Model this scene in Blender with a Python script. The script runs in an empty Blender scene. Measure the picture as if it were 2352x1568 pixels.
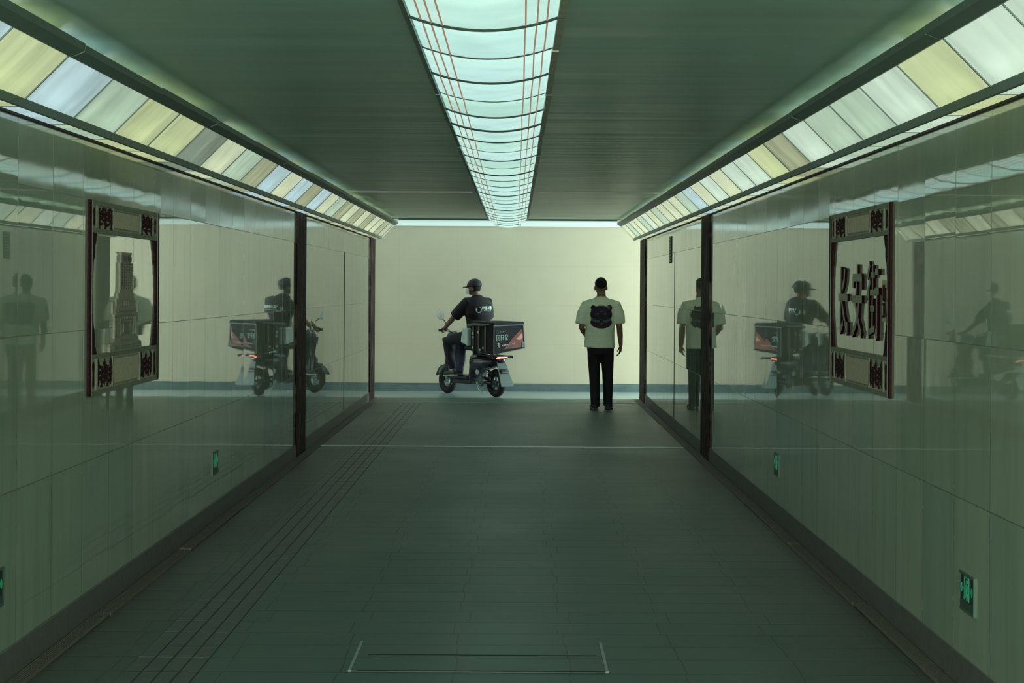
import bpy, bmesh, math, random
from mathutils import Vector, Matrix
random.seed(7)
sc = bpy.context.scene
COL = sc.collection
PI = math.pi

# ------------------------------------------------------------------ layout (metres)
XL, XR = -2.018, 1.779          # walls of the subway
YN, YE = -4.0, 28.3             # near end / far end of the passage
YB = 30.5                       # back wall of the cross corridor
ZC, ZX = 2.56, 2.527            # ceilings
CAMH = 1.58

# ------------------------------------------------------------------ materials
def new_mat(name):
    m = bpy.data.materials.new(name); m.use_nodes = True
    nt = m.node_tree
    b = nt.nodes.get('Principled BSDF')
    return m, nt, b
def N(nt, t, **kw):
    n = nt.nodes.new(t)
    for k, v in kw.items(): setattr(n, k, v)
    return n
def math_n(nt, op, a, b=None, c=None, clamp=False):
    n = N(nt, 'ShaderNodeMath', operation=op); n.use_clamp = clamp
    for i, v in enumerate((a, b, c)):
        if v is None: continue
        if hasattr(v, 'is_output'): nt.links.new(v, n.inputs[i])
        else: n.inputs[i].default_value = v
    return n.outputs[0]
def mixc(nt, fac, a, b, mode='MIX'):
    n = N(nt, 'ShaderNodeMix', data_type='RGBA', blend_type=mode)
    for s, v in ((n.inputs[0], fac), (n.inputs[6], a), (n.inputs[7], b)):
        if hasattr(v, 'is_output'): nt.links.new(v, s)
        elif isinstance(v, (int, float)): s.default_value = v
        else: s.default_value = (*v, 1)
    return n.outputs[2]
def noise(nt, vec, scale=1.0, detail=3, rough=.5, dist=0.0):
    n = N(nt, 'ShaderNodeTexNoise'); n.inputs['Scale'].default_value = scale
    n.inputs['Detail'].default_value = detail; n.inputs['Roughness'].default_value = rough
    n.inputs['Distortion'].default_value = dist
    if vec is not None: nt.links.new(vec, n.inputs['Vector'])
    return n
def mapping(nt, vec, scale=(1,1,1), loc=(0,0,0)):
    n = N(nt, 'ShaderNodeMapping'); nt.links.new(vec, n.inputs['Vector'])
    n.inputs['Scale'].default_value = scale; n.inputs['Location'].default_value = loc
    return n.outputs[0]
def ramp(nt, fac, p0, p1, c0=(0,0,0), c1=(1,1,1)):
    n = N(nt, 'ShaderNodeValToRGB'); nt.links.new(fac, n.inputs[0])
    e = n.color_ramp.elements
    e[0].position = p0; e[1].position = p1
    e[0].color = (*c0, 1); e[1].color = (*c1, 1)
    return n.outputs[0]
def setc(b, col, rough=.5, metal=0.0, spec=None, ior=None):
    b.inputs['Base Color'].default_value = (*col, 1)
    b.inputs['Roughness'].default_value = rough
    b.inputs['Metallic'].default_value = metal
    if spec is not None: b.inputs['Specular IOR Level'].default_value = spec
    if ior is not None: b.inputs['IOR'].default_value = ior
def simple(name, col, rough=.5, metal=0.0, var=.15, scale=12.0, spec=None, bump=0.0):
    """principled material with gentle object-space colour variation"""
    m, nt, b = new_mat(name)
    setc(b, col, rough, metal, spec)
    tc = N(nt, 'ShaderNodeTexCoord').outputs['Object']
    n = noise(nt, tc, scale, 4)
    c = mixc(nt, n.outputs[0], tuple(x*(1-var) for x in col), tuple(min(1, x*(1+var)) for x in col))
    nt.links.new(c, b.inputs['Base Color'])
    if bump:
        bp = N(nt, 'ShaderNodeBump'); bp.inputs['Strength'].default_value = bump
        bp.inputs['Distance'].default_value = .01
        nt.links.new(n.outputs[0], bp.inputs['Height']); nt.links.new(bp.outputs[0], b.inputs['Normal'])
    return m
def emis(name, col, strength, base=(.2,.2,.2), var=0.0, scale=3.0, stretch=(1,1,1)):
    m, nt, b = new_mat(name)
    setc(b, base, .35)
    b.inputs['Emission Color'].default_value = (*col, 1)
    b.inputs['Emission Strength'].default_value = strength
    if var:
        tc = N(nt, 'ShaderNodeTexCoord').outputs['Object']
        n = noise(nt, mapping(nt, tc, stretch), scale, 5, .55, .4)
        c = mixc(nt, ramp(nt, n.outputs[0], .25, .7), tuple(x*(1-var) for x in col), col)
        nt.links.new(c, b.inputs['Emission Color'])
    return m

def wall_material(name, xsign):
    """polished beige stone slabs 0.61 m wide; every slab is set at a very slightly different angle"""
    m, nt, b = new_mat(name)
    g = N(nt, 'ShaderNodeNewGeometry')
    pos = g.outputs['Position']
    sp = N(nt, 'ShaderNodeSeparateXYZ'); nt.links.new(pos, sp.inputs[0])
    y, z = sp.outputs[1], sp.outputs[2]
    W, H = .61, .6185
    cy = math_n(nt, 'DIVIDE', math_n(nt, 'SUBTRACT', y, .13), W)
    cz = math_n(nt, 'DIVIDE', math_n(nt, 'SUBTRACT', z, .135), H)
    iy, iz = math_n(nt, 'FLOOR', cy), math_n(nt, 'FLOOR', cz)
    fy, fz = math_n(nt, 'FRACT', cy), math_n(nt, 'FRACT', cz)
    comb = N(nt, 'ShaderNodeCombineXYZ'); nt.links.new(iy, comb.inputs[0]); nt.links.new(iz, comb.inputs[1])
    comb.inputs[2].default_value = 3.3*xsign
    wn = N(nt, 'ShaderNodeTexWhiteNoise', noise_dimensions='3D'); nt.links.new(comb.outputs[0], wn.inputs['Vector'])
    # joints, a little irregular in strength
    jn = noise(nt, mapping(nt, pos, (1, 1.1, 3)), 2.0, 3).outputs[0]
    jy = math_n(nt, 'MAXIMUM', math_n(nt, 'LESS_THAN', fy, .010), math_n(nt, 'GREATER_THAN', fy, .996))
    jz = math_n(nt, 'MAXIMUM', math_n(nt, 'LESS_THAN', fz, .0026), math_n(nt, 'GREATER_THAN', fz, .9974))
    j = math_n(nt, 'MAXIMUM', math_n(nt, 'MULTIPLY', jy, .55), jz)
    j = math_n(nt, 'MULTIPLY', j, math_n(nt, 'MULTIPLY_ADD', jn, .9, .35), clamp=True)
    # veins + rain-like streaks and rust dirt
    n1 = noise(nt, mapping(nt, pos, (1, 1.5, .5)), 2.2, 6, .6, .6).outputs[0]
    st = noise(nt, mapping(nt, pos, (1, 3.2, .30)), 2.2, 5, .6).outputs[0]
    stm = ramp(nt, st, .50, .66)
    base = mixc(nt, n1, (.375, .425, .345), (.49, .545, .435))
    tint = mixc(nt, wn.outputs['Value'], (.86, .9, .86), (1.08, 1.03, .98))
    base = mixc(nt, 1.0, base, tint, 'MULTIPLY')
    far = math_n(nt, 'GREATER_THAN', y, 19.0)
    sa = math_n(nt, 'MULTIPLY', stm, math_n(nt, 'MULTIPLY_ADD', far, .82, .13), clamp=True)
    base = mixc(nt, sa, base, (.10, .085, .055))
    nt.links.new(math_n(nt, 'MULTIPLY_ADD', math_n(nt, 'MULTIPLY', stm, far), -.40, .5), b.inputs['Specular IOR Level'])
    base = mixc(nt, j, base, (.03, .02, .015))
    nt.links.new(base, b.inputs['Base Color'])
    # roughness
    rr = math_n(nt, 'MULTIPLY_ADD', stm, .02, .006)
    rr = math_n(nt, 'ADD', rr, math_n(nt, 'MULTIPLY', wn.outputs['Value'], .012))
    upm = math_n(nt, 'MULTIPLY', math_n(nt, 'GREATER_THAN', z, 1.99), math_n(nt, 'MULTIPLY_ADD', math_n(nt, 'GREATER_THAN', y, 11.3), .07, math_n(nt, 'MULTIPLY', wn.outputs['Value'], .05)))
    rr = math_n(nt, 'ADD', rr, upm)
    rr = math_n(nt, 'ADD', rr, math_n(nt, 'MULTIPLY', j, .5))
    nt.links.new(rr, b.inputs['Roughness'])
    b.inputs['IOR'].default_value = 2.7
    # slab tilt + slow waviness (vertical folds)
    wv = noise(nt, mapping(nt, pos, (1, 2.3, .5)), 1.6, 2, .4)
    sub1 = N(nt, 'ShaderNodeVectorMath', operation='SUBTRACT'); nt.links.new(wn.outputs['Color'], sub1.inputs[0]); sub1.inputs[1].default_value = (.5, .5, .5)
    mul1 = N(nt, 'ShaderNodeVectorMath', operation='MULTIPLY'); nt.links.new(sub1.outputs[0], mul1.inputs[0]); mul1.inputs[1].default_value = (0, .0060, .0012)
    sub2 = N(nt, 'ShaderNodeVectorMath', operation='SUBTRACT'); nt.links.new(wv.outputs['Color'], sub2.inputs[0]); sub2.inputs[1].default_value = (.5, .5, .5)
    up = math_n(nt, 'MULTIPLY_ADD', math_n(nt, 'GREATER_THAN', z, 1.99), 3.2, 1.0)
    mul2 = N(nt, 'ShaderNodeVectorMath', operation='MULTIPLY'); nt.links.new(sub2.outputs[0], mul2.inputs[0]); mul2.inputs[1].default_value = (0, .0024, .0005)
    sc2 = N(nt, 'ShaderNodeVectorMath', operation='SCALE'); nt.links.new(mul2.outputs[0], sc2.inputs[0]); nt.links.new(up, sc2.inputs['Scale'])
    a1 = N(nt, 'ShaderNodeVectorMath', operation='ADD'); nt.links.new(g.outputs['Normal'], a1.inputs[0]); nt.links.new(mul1.outputs[0], a1.inputs[1])
    tz = N(nt, 'ShaderNodeCombineXYZ'); nt.links.new(math_n(nt, 'MULTIPLY', math_n(nt, 'GREATER_THAN', z, 1.99), .011), tz.inputs[2])
    a0 = N(nt, 'ShaderNodeVectorMath', operation='ADD'); nt.links.new(a1.outputs[0], a0.inputs[0]); nt.links.new(tz.outputs[0], a0.inputs[1])
    a2 = N(nt, 'ShaderNodeVectorMath', operation='ADD'); nt.links.new(a0.outputs[0], a2.inputs[0]); nt.links.new(sc2.outputs[0], a2.inputs[1])
    nn = N(nt, 'ShaderNodeVectorMath', operation='NORMALIZE'); nt.links.new(a2.outputs[0], nn.inputs[0])
    nt.links.new(nn.outputs[0], b.inputs['Normal'])
    return m

def ceiling_material():
    m, nt, b = new_mat('ceiling metal')
    g = N(nt, 'ShaderNodeNewGeometry'); pos = g.outputs['Position']
    sp = N(nt, 'ShaderNodeSeparateXYZ'); nt.links.new(pos, sp.inputs[0])
    iy = math_n(nt, 'FLOOR', math_n(nt, 'DIVIDE', sp.outputs[1], .2))
    wn = N(nt, 'ShaderNodeTexWhiteNoise', noise_dimensions='1D'); nt.links.new(iy, wn.inputs['W'])
    n1 = noise(nt, mapping(nt, pos, (.25, 2.6, 1)), 1.6, 5).outputs[0]
    c = mixc(nt, n1, (.31, .47, .41), (.50, .68, .59))  # paler cross bands paint streaky ceiling reflections into the colour
    c = mixc(nt, math_n(nt, 'MULTIPLY', wn.outputs['Value'], .35), c, (.42, .47, .40))
    nt.links.new(c, b.inputs['Base Color'])
    b.inputs['Roughness'].default_value = .34
    b.inputs['IOR'].default_value = 1.5
    wv = noise(nt, mapping(nt, pos, (.4, 5.0, 1)), 1.5, 3)
    s = N(nt, 'ShaderNodeVectorMath', operation='SUBTRACT'); nt.links.new(wv.outputs['Color'], s.inputs[0]); s.inputs[1].default_value = (.5,.5,.5)
    k = N(nt, 'ShaderNodeVectorMath', operation='MULTIPLY'); nt.links.new(s.outputs[0], k.inputs[0]); k.inputs[1].default_value = (.02, .22, 0)
    a = N(nt, 'ShaderNodeVectorMath', operation='ADD'); nt.links.new(g.outputs['Normal'], a.inputs[0]); nt.links.new(k.outputs[0], a.inputs[1])
    nn = N(nt, 'ShaderNodeVectorMath', operation='NORMALIZE'); nt.links.new(a.outputs[0], nn.inputs[0])
    nt.links.new(nn.outputs[0], b.inputs['Normal'])
    return m

def floor_material():
    m, nt, b = new_mat('floor slabs')
    g = N(nt, 'ShaderNodeNewGeometry'); pos = g.outputs['Position']
    sp = N(nt, 'ShaderNodeSeparateXYZ'); nt.links.new(pos, sp.inputs[0])
    x, y = sp.outputs[0], sp.outputs[1]
    R = .3085
    cy = math_n(nt, 'DIVIDE', math_n(nt, 'SUBTRACT', y, 8.17), R)
    iy, fy = math_n(nt, 'FLOOR', cy), math_n(nt, 'FRACT', cy)
    rw = N(nt, 'ShaderNodeTexWhiteNoise', noise_dimensions='1D'); nt.links.new(iy, rw.inputs['W'])
    # alternate rows shift by half a slab with a little play
    par = math_n(nt, 'MULTIPLY', math_n(nt, 'FLOORED_MODULO', iy, 2.0), .06)
    off = math_n(nt, 'MULTIPLY_ADD', rw.outputs['Value'], .10, par)
    cx = math_n(nt, 'ADD', math_n(nt, 'DIVIDE', math_n(nt, 'ADD', x, .213), .475), off)
    ix, fx = math_n(nt, 'FLOOR', cx), math_n(nt, 'FRACT', cx)
    cb = N(nt, 'ShaderNodeCombineXYZ'); nt.links.new(ix, cb.inputs[0]); nt.links.new(iy, cb.inputs[1])
    tw = N(nt, 'ShaderNodeTexWhiteNoise', noise_dimensions='3D'); nt.links.new(cb.outputs[0], tw.inputs['Vector'])
    jx = math_n(nt, 'LESS_THAN', fx, .013)
    jy = math_n(nt, 'LESS_THAN', fy, .045)
    jn = noise(nt, mapping(nt, pos, (1.3, 2, 1)), 2.2, 3).outputs[0]
    jm = math_n(nt, 'MULTIPLY', math_n(nt, 'MAXIMUM', jx, jy), ramp(nt, jn, .25, .5), clamp=True)
    n1 = noise(nt, mapping(nt, pos, (1, .7, 1)), .9, 5, .6, .3).outputs[0]
    n2 = noise(nt, pos, 60, 3).outputs[0]
    c = mixc(nt, n1, (.060, .114, .098), (.094, .164, .144))
    c = mixc(nt, math_n(nt, 'MULTIPLY', tw.outputs['Value'], .35), c, (.09, .12, .105))
    c = mixc(nt, math_n(nt, 'MULTIPLY', n2, .25), c, (.05, .065, .055))
    # browner towards the wall edges, with scattered dark spots
    d = math_n(nt, 'ABSOLUTE', math_n(nt, 'ADD', x, .12))
    dn = math_n(nt, 'MULTIPLY_ADD', noise(nt, mapping(nt, pos, (1, .4, 1)), 1.3, 4).outputs[0], .7, d)
    em = ramp(nt, dn, .0, 1.0); 
    em2 = math_n(nt, 'SUBTRACT', dn, 1.45, clamp=True)
    c = mixc(nt, math_n(nt, 'MULTIPLY', em2, .85, clamp=True), c, (.095, .070, .062))
    sp1 = ramp(nt, noise(nt, mapping(nt, pos, (2.2, 5.0, 1)), .9, 2).outputs[0], .70, .76)
    c = mixc(nt, math_n(nt, 'MULTIPLY', sp1, .6), c, (.055, .045, .042))
    c = mixc(nt, math_n(nt, 'MULTIPLY', jm, .8), c, (.030, .026, .026))
    nt.links.new(c, b.inputs['Base Color'])
    r = math_n(nt, 'MULTIPLY_ADD', n1, .22, .36)
    nt.links.new(r, b.inputs['Roughness']); b.inputs['Specular IOR Level'].default_value = .3
    bp = N(nt, 'ShaderNodeBump'); bp.inputs['Strength'].default_value = .25; bp.inputs['Distance'].default_value = .004
    nt.links.new(math_n(nt, 'SUBTRACT', math_n(nt, 'MULTIPLY', n2, .3), jm), bp.inputs['Height'])
    nt.links.new(bp.outputs[0], b.inputs['Normal'])
    return m

def plaster_material():
    m, nt, b = new_mat('back wall stone')
    g = N(nt, 'ShaderNodeNewGeometry'); pos = g.outputs['Position']
    n1 = noise(nt, mapping(nt, pos, (.8, 1, 1)), 1.3, 6, .6, .3).outputs[0]
    c = mixc(nt, n1, (.60, .51, .39), (.72, .64, .50))
    bt = N(nt, 'ShaderNodeTexBrick'); bt.offset = .5
    nt.links.new(mapping(nt, pos, (1, 1, 1)), bt.inputs['Vector'])
    sp = N(nt, 'ShaderNodeSeparateXYZ'); nt.links.new(pos, sp.inputs[0])
    fz = math_n(nt, 'FRACT', math_n(nt, 'DIVIDE', math_n(nt, 'SUBTRACT', sp.outputs[2], .12), .6))
    fx = math_n(nt, 'FRACT', math_n(nt, 'DIVIDE', sp.outputs[0], .9))
    nt.nodes.remove(bt.id_data.nodes[bt.name])
    j = math_n(nt, 'MAXIMUM', math_n(nt, 'LESS_THAN', fz, .008), math_n(nt, 'LESS_THAN', fx, .005))
    c = mixc(nt, math_n(nt, 'MULTIPLY', j, .16), c, (.3, .26, .2))
    nt.links.new(c, b.inputs['Base Color'])
    b.inputs['Roughness'].default_value = .55
    return m

def post_material():
    m, nt, b = new_mat('dark red pilaster stone')
    g = N(nt, 'ShaderNodeNewGeometry'); pos = g.outputs['Position']
    n1 = noise(nt, mapping(nt, pos, (2, 6, .9)), 3.0, 5, .65, .5).outputs[0]
    c = mixc(nt, ramp(nt, n1, .50, .66), (.022, .005, .006), (.20, .15, .115))  # pale streaks are light glints painted into the stone colour
    nt.links.new(c, b.inputs['Base Color'])
    nt.links.new(math_n(nt, 'MULTIPLY_ADD', n1, .4, .5), b.inputs['Roughness'])
    b.inputs['Specular IOR Level'].default_value = .10
    bp = N(nt, 'ShaderNodeBump'); bp.inputs['Strength'].default_value = .6; bp.inputs['Distance'].default_value = .01
    nt.links.new(n1, bp.inputs['Height']); nt.links.new(bp.outputs[0], b.inputs['Normal'])
    return m

M = {}
M['wall_l'] = wall_material('polished stone slabs left', -1)
M['wall_r'] = wall_material('polished stone slabs right', 1)
M['ceil'] = ceiling_material()
M['floor'] = floor_material()
M['back'] = plaster_material()
M['post'] = post_material()
M['base'] = simple('grey granite skirting', (.15, .14, .135), .55, var=.3, scale=20)
M['base_blue'] = simple('blue grey skirting', (.11, .155, .165), .45, var=.4, scale=6)
M['corr_floor'] = simple('pale corridor floor', (.29, .36, .37), .3, var=.12, scale=3)
M['white_ceil'] = simple('white corridor ceiling', (.6, .64, .62), .6, var=.05)
M['frame_green'] = simple('dark green painted metal', (.15, .20, .17), .45, var=.2, scale=6)
M['frame_brown'] = simple('grey brown metal edge', (.50, .46, .37), .5, var=.4, scale=9)
M['rib'] = simple('dark rib metal', (.05, .07, .06), .4)
M['wire'] = emis('copper coloured glass strip', (.34, .21, .14), .80, (.05,.03,.02))
M['gut'] = simple('gutter channel', (.10,.082,.07), .7, var=.4, scale=9)
M['dull'] = simple('dull steel edge', (.28, .36, .32), .5, var=.3)
M['steel'] = simple('worn steel strip', (.34, .40, .35), .45, .3, var=.2, scale=10)
M['grate'] = simple('gutter cover metal', (.17, .15, .125), .6, .0, var=.3, scale=25)
M['dark'] = simple('near black gap', (.012, .008, .008), .8)
M['tactile'] = simple('tactile slab', (.085, .105, .095), .5, var=.25, scale=9)

# ------------------------------------------------------------------ mesh helpers
def link(o): COL.objects.link(o); return o
def tag(o, label=None, cat=None, group=None, kind=None):
    if label: o['label'] = label
    if cat: o['category'] = cat
    if group: o['group'] = group
    if kind: o['kind'] = kind
    return o
def empty(name, loc=(0,0,0), rz=0.0, label=None, cat=None, group=None):
    o = bpy.data.objects.new(name, None); o.location = loc; o.rotation_euler = (0,0,rz)
    o.empty_display_size = .1
    link(o); return tag(o, label, cat, group)
class MB:
    def __init__(s): s.bm = bmesh.new(); s.mi = 0
    def _f(s, vs):
        try:
            f = s.bm.faces.new(vs); f.material_index = s.mi; return f
        except ValueError: return None
    def box(s, c, d, rot=None):
        c = Vector(c); h = Vector(d)/2
        R = rot if rot is not None else Matrix.Identity(3)
        v = [s.bm.verts.new(c + R @ Vector((sx*h.x, sy*h.y, sz*h.z))) for sz in (-1,1) for sy in (-1,1) for sx in (-1,1)]
        for q in ((0,2,3,1),(4,5,7,6),(0,1,5,4),(2,6,7,3),(0,4,6,2),(1,3,7,5)): s._f([v[i] for i in q])
        return s
    def b2(s, x0,x1,y0,y1,z0,z1): return s.box(((x0+x1)/2,(y0+y1)/2,(z0+z1)/2),(abs(x1-x0),abs(y1-y0),abs(z1-z0)))
    def hexa(s, p):   # 8 points: bottom 4 (ccw), top 4
        v = [s.bm.verts.new(q) for q in p]
        for q in ((3,2,1,0),(4,5,6,7),(0,1,5,4),(1,2,6,5),(2,3,7,6),(3,0,4,7)): s._f([v[i] for i in q])
        return s
    def prism(s, poly, fn, t0, t1):
        """poly: 2-D points; fn(a,b,t)->3-D; extruded from t0 to t1"""
        s.k = getattr(s, 'k', 0)+1; t1 += .00006*s.k*(1 if t1 > t0 else -1)
        a = [s.bm.verts.new(fn(x, y, t0)) for x, y in poly]; b = [s.bm.verts.new(fn(x, y, t1)) for x, y in poly]
        s._f(a[::-1]); s._f(b)
        n = len(poly)
        for i in range(n): s._f([a[i], a[(i+1)%n], b[(i+1)%n], b[i]])
        return s
    def tube(s, pts, rad, n=10, ref=None, cap=True, round_ends=True):
        """rad: list of r or (ra, rb) per point; ra along ref-ish direction"""
        pts = [Vector(p) for p in pts]
        rad = [(r, r) if isinstance(r, (int, float)) else r for r in rad]
        if round_ends and cap:
            d0 = (pts[1]-pts[0]).normalized(); d1 = (pts[-1]-pts[-2]).normalized()
            r0, r1 = rad[0], rad[-1]; m0, m1 = min(r0), min(r1)
            pre = [(pts[0]-d0*m0*.95, (r0[0]*.3, r0[1]*.3)), (pts[0]-d0*m0*.7, (r0[0]*.72, r0[1]*.72)), (pts[0]-d0*m0*.35, (r0[0]*.94, r0[1]*.94))]
            post = [(pts[-1]+d1*m1*.35, (r1[0]*.94, r1[1]*.94)), (pts[-1]+d1*m1*.7, (r1[0]*.72, r1[1]*.72)), (pts[-1]+d1*m1*.95, (r1[0]*.3, r1[1]*.3))]
            pts = [p for p, _ in pre]+pts+[p for p, _ in post]; rad = [r for _, r in pre]+rad+[r for _, r in post]
        rings = []; prev = Vector(ref) if ref is not None else None
        for i, p in enumerate(pts):
            if i == 0: t = pts[1]-pts[0]
            elif i == len(pts)-1: t = pts[-1]-pts[-2]
            else: t = (pts[i+1]-pts[i]).normalized()+(pts[i]-pts[i-1]).normalized()
            t.normalize()
            if prev is None: prev = Vector((1,0,0)) if abs(t.x) < .8 else Vector((0,1,0))
            u = prev - t*prev.dot(t)
            if u.length < 1e-4: u = t.orthogonal()
            u.normalize(); w = t.cross(u)
            if ref is None: prev = u
            ra, rb = rad[i]
            rings.append([s.bm.verts.new(p + u*ra*math.cos(2*PI*k/n) + w*rb*math.sin(2*PI*k/n)) for k in range(n)])
        for a, b in zip(rings, rings[1:]):
            for k in range(n): s._f([a[k], a[(k+1)%n], b[(k+1)%n], b[k]])
        if cap: s._f(rings[0][::-1]); s._f(rings[-1])
        return s
    def ball(s, c, r, n=14, m=9, rot=None):
        c = Vector(c); r = Vector((r,r,r)) if isinstance(r,(int,float)) else Vector(r)
        R = rot if rot is not None else Matrix.Identity(3)
        rings = []
        top = s.bm.verts.new(c+R@Vector((0,0,r.z))); bot = s.bm.verts.new(c+R@Vector((0,0,-r.z)))
        for i in range(1, m):
            a = PI*i/m
            rings.append([s.bm.verts.new(c+R@Vector((r.x*math.sin(a)*math.cos(2*PI*k/n), r.y*math.sin(a)*math.sin(2*PI*k/n), r.z*math.cos(a)))) for k in range(n)])
        for k in range(n):
            s._f([top, rings[0][k], rings[0][(k+1)%n]]); s._f([bot, rings[-1][(k+1)%n], rings[-1][k]])
            for a, b in zip(rings, rings[1:]): s._f([a[k], b[k], b[(k+1)%n], a[(k+1)%n]])
        return s
    def torus(s, c, R, r, axis, n=36, m=10, a0=0, a1=2*PI, flat=1.0):
        c = Vector(c); ax = Vector(axis).normalized(); u = ax.orthogonal().normalized()
        if abs(ax.z) < .9: u = (Vector((0,0,1))-ax*ax.z).normalized()
        w = ax.cross(u); full = abs(a1-a0-2*PI) < 1e-6
        rings = []
        for i in range(n if full else n+1):
            a = a0+(a1-a0)*i/n; d = u*math.cos(a)+w*math.sin(a)
            rings.append([s.bm.verts.new(c+d*(R+r*math.cos(2*PI*k/m))+ax*r*flat*math.sin(2*PI*k/m)) for k in range(m)])
        L = len(rings)
        for i in range(L if full else L-1):
            a, b = rings[i], rings[(i+1)%L]
            for k in range(m): s._f([a[k], a[(k+1)%m], b[(k+1)%m], b[k]])
        if not full: s._f(rings[0][::-1]); s._f(rings[-1])
        return s
    def disc(s, c, R, th, axis, n=28):
        c = Vector(c); ax = Vector(axis).normalized()
        return s.tube([c-ax*th/2, c+ax*th/2], [R, R], n, round_ends=False)
    def grid(s, fn, nu, nv, thick=None):
        V = [[s.bm.verts.new(fn(i/nu, j/nv)) for j in range(nv+1)] for i in range(nu+1)]
        for i in range(nu):
            for j in range(nv): s._f([V[i][j], V[i+1][j], V[i+1][j+1], V[i][j+1]])
        return s
    def build(s, name, mats, parent=None, smooth=False, bevel=0.0, subsurf=0, solid=0.0, remesh=0.0, relax=0, smooth_angle=None):
        bmesh.ops.recalc_face_normals(s.bm, faces=s.bm.faces)
        me = bpy.data.meshes.new(name); s.bm.to_mesh(me); s.bm.free()
        for m in (mats if isinstance(mats, (list, tuple)) else [mats]): me.materials.append(m)
        if smooth:
            for p in me.polygons: p.use_smooth = True
        o = bpy.data.objects.new(name, me); link(o)
        if parent: o.parent = parent
        if solid:
            q = o.modifiers.new('solid', 'SOLIDIFY'); q.thickness = solid; q.offset = 0
        if bevel:
            q = o.modifiers.new('bevel', 'BEVEL'); q.width = bevel; q.segments = 2; q.limit_method = 'ANGLE'
        if remesh:
            q = o.modifiers.new('remesh', 'REMESH'); q.mode = 'VOXEL'; q.voxel_size = remesh; q.use_smooth_shade = True
            if relax:
                q = o.modifiers.new('relax', 'SMOOTH'); q.factor = .5; q.iterations = relax
        if subsurf:
            q = o.modifiers.new('sub', 'SUBSURF'); q.levels = subsurf; q.render_levels = subsurf
        return o
def struct(name, mb, mat, **kw):
    o = mb.build(name, mat, **kw); o['kind'] = 'structure'; return o
def jit(a): return random.uniform(-a, a)

# ------------------------------------------------------------------ the setting
struct('floor', MB().b2(XL-.2, XR+.2, YN, 28.62, -.12, 0), M['floor'])
struct('floor_corridor', MB().b2(-7, 7, 28.62, YB+.1, -.12, 0), M['corr_floor'])
struct('wall_left', MB().b2(XL-.25, XL, YN, YE, 0, 2.72), M['wall_l'])
struct('wall_right', MB().b2(XR, XR+.25, YN, YE, 0, 2.72), M['wall_r'])
struct('wall_near_blocker', MB().b2(XL-.25, XR+.25, YN-.2, YN, -.12, 2.72), M['back'])  # added unseen wall, keeps world light out behind the camera
struct('ceiling', MB().b2(XL, XR, YN, 20.16, ZC, ZC+.15), M['ceil'])
struct('ceiling_far', MB().b2(XL, XR, 20.24, YE, ZC+.006, ZC+.15), M['ceil'])
struct('ceiling_corridor', MB().b2(-7, 7, YE, YB+.1, ZX+.03, ZX+.2), M['white_ceil'])
struct('wall_back', MB().b2(-7, 7, YB, YB+.2, 0, 2.7), M['back'])
struct('wall_corridor_left', MB().b2(-7, XL-.25, YE-.3, YE, -.12, 2.7), M['back'])
struct('wall_corridor_right', MB().b2(XR+.25, 7, YE-.3, YE, -.12, 2.7), M['back'])
struct('wall_corridor_end_left', MB().b2(-7.2, -7, YE, YB, -.12, 2.7), M['back'])
struct('baseboard_back', MB().b2(-7, 7, YB-.02, YB, 0, .125), M['base_blue'])
struct('baseboard_left', MB().b2(XL, XL+.008, YN, YE-.02, 0, .132), M['base'])
struct('baseboard_right', MB().b2(XR-.008, XR, YN, YE-.02, 0, .138), M['base'])
# expansion joint covers
struct('trim_1', MB().b2(XL+.085, XR-.10, 19.82, 19.88, -.001, .006), M['steel'])
struct('trim_2', MB().b2(XL+.085, XR-.10, 27.45, 27.49, -.001, .005), M['dull'])
mb = MB(); mb.b2(XL, XR, 20.16, 20.24, ZC+.03, ZC+.14)
struct('trim_3', mb, M['dark'])
mb = MB(); mb.b2(XL+.3, -.45, 20.24, 20.262, ZC-.014, ZC+.01); mb.b2(.21, XR-.3, 20.24, 20.262, ZC-.014, ZC+.01)
struct('trim_4', mb, simple('pale ceiling joint strip', (.80, .74, .68), .5))
mb = MB(); mb.b2(XL+.25, XR-.25, YE-.012, YE+.012, ZC-.018, ZC+.02)
struct('trim_5', mb, M['frame_green'])
# pilasters: dark red stone strips, flush with the slabs
k = 6
for x0, x1, y0, y1 in ((XL-.01, XL+.016, 18.22, 19.02), (XL-.01, XL+.016, 27.42, YE+.01), (XR-.016, XR+.01, 18.16, 18.96), (XR-.016, XR+.01, 27.25, YE+.01)):
    struct('trim_%d' % k, MB().b2(x0, x1, y0, y1, 0, 2.29), M['post'], bevel=.003); k += 1
# dark joint strip between the stone and the light cove
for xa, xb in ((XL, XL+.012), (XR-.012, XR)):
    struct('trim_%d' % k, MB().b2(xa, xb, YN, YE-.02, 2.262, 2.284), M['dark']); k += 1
# service hatch doors in the far wall slabs (flush panels with dark joints)
for sx, X in ((1, XL), (-1, XR)):
    yy = 23.4 if sx > 0 else 22.3
    mb = MB(); mb.b2(X-.002*sx, X+.003*sx, yy, yy+.035, .14, 2.0)
    struct('trim_%d' % k, mb, M['dark']); k += 1
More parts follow.
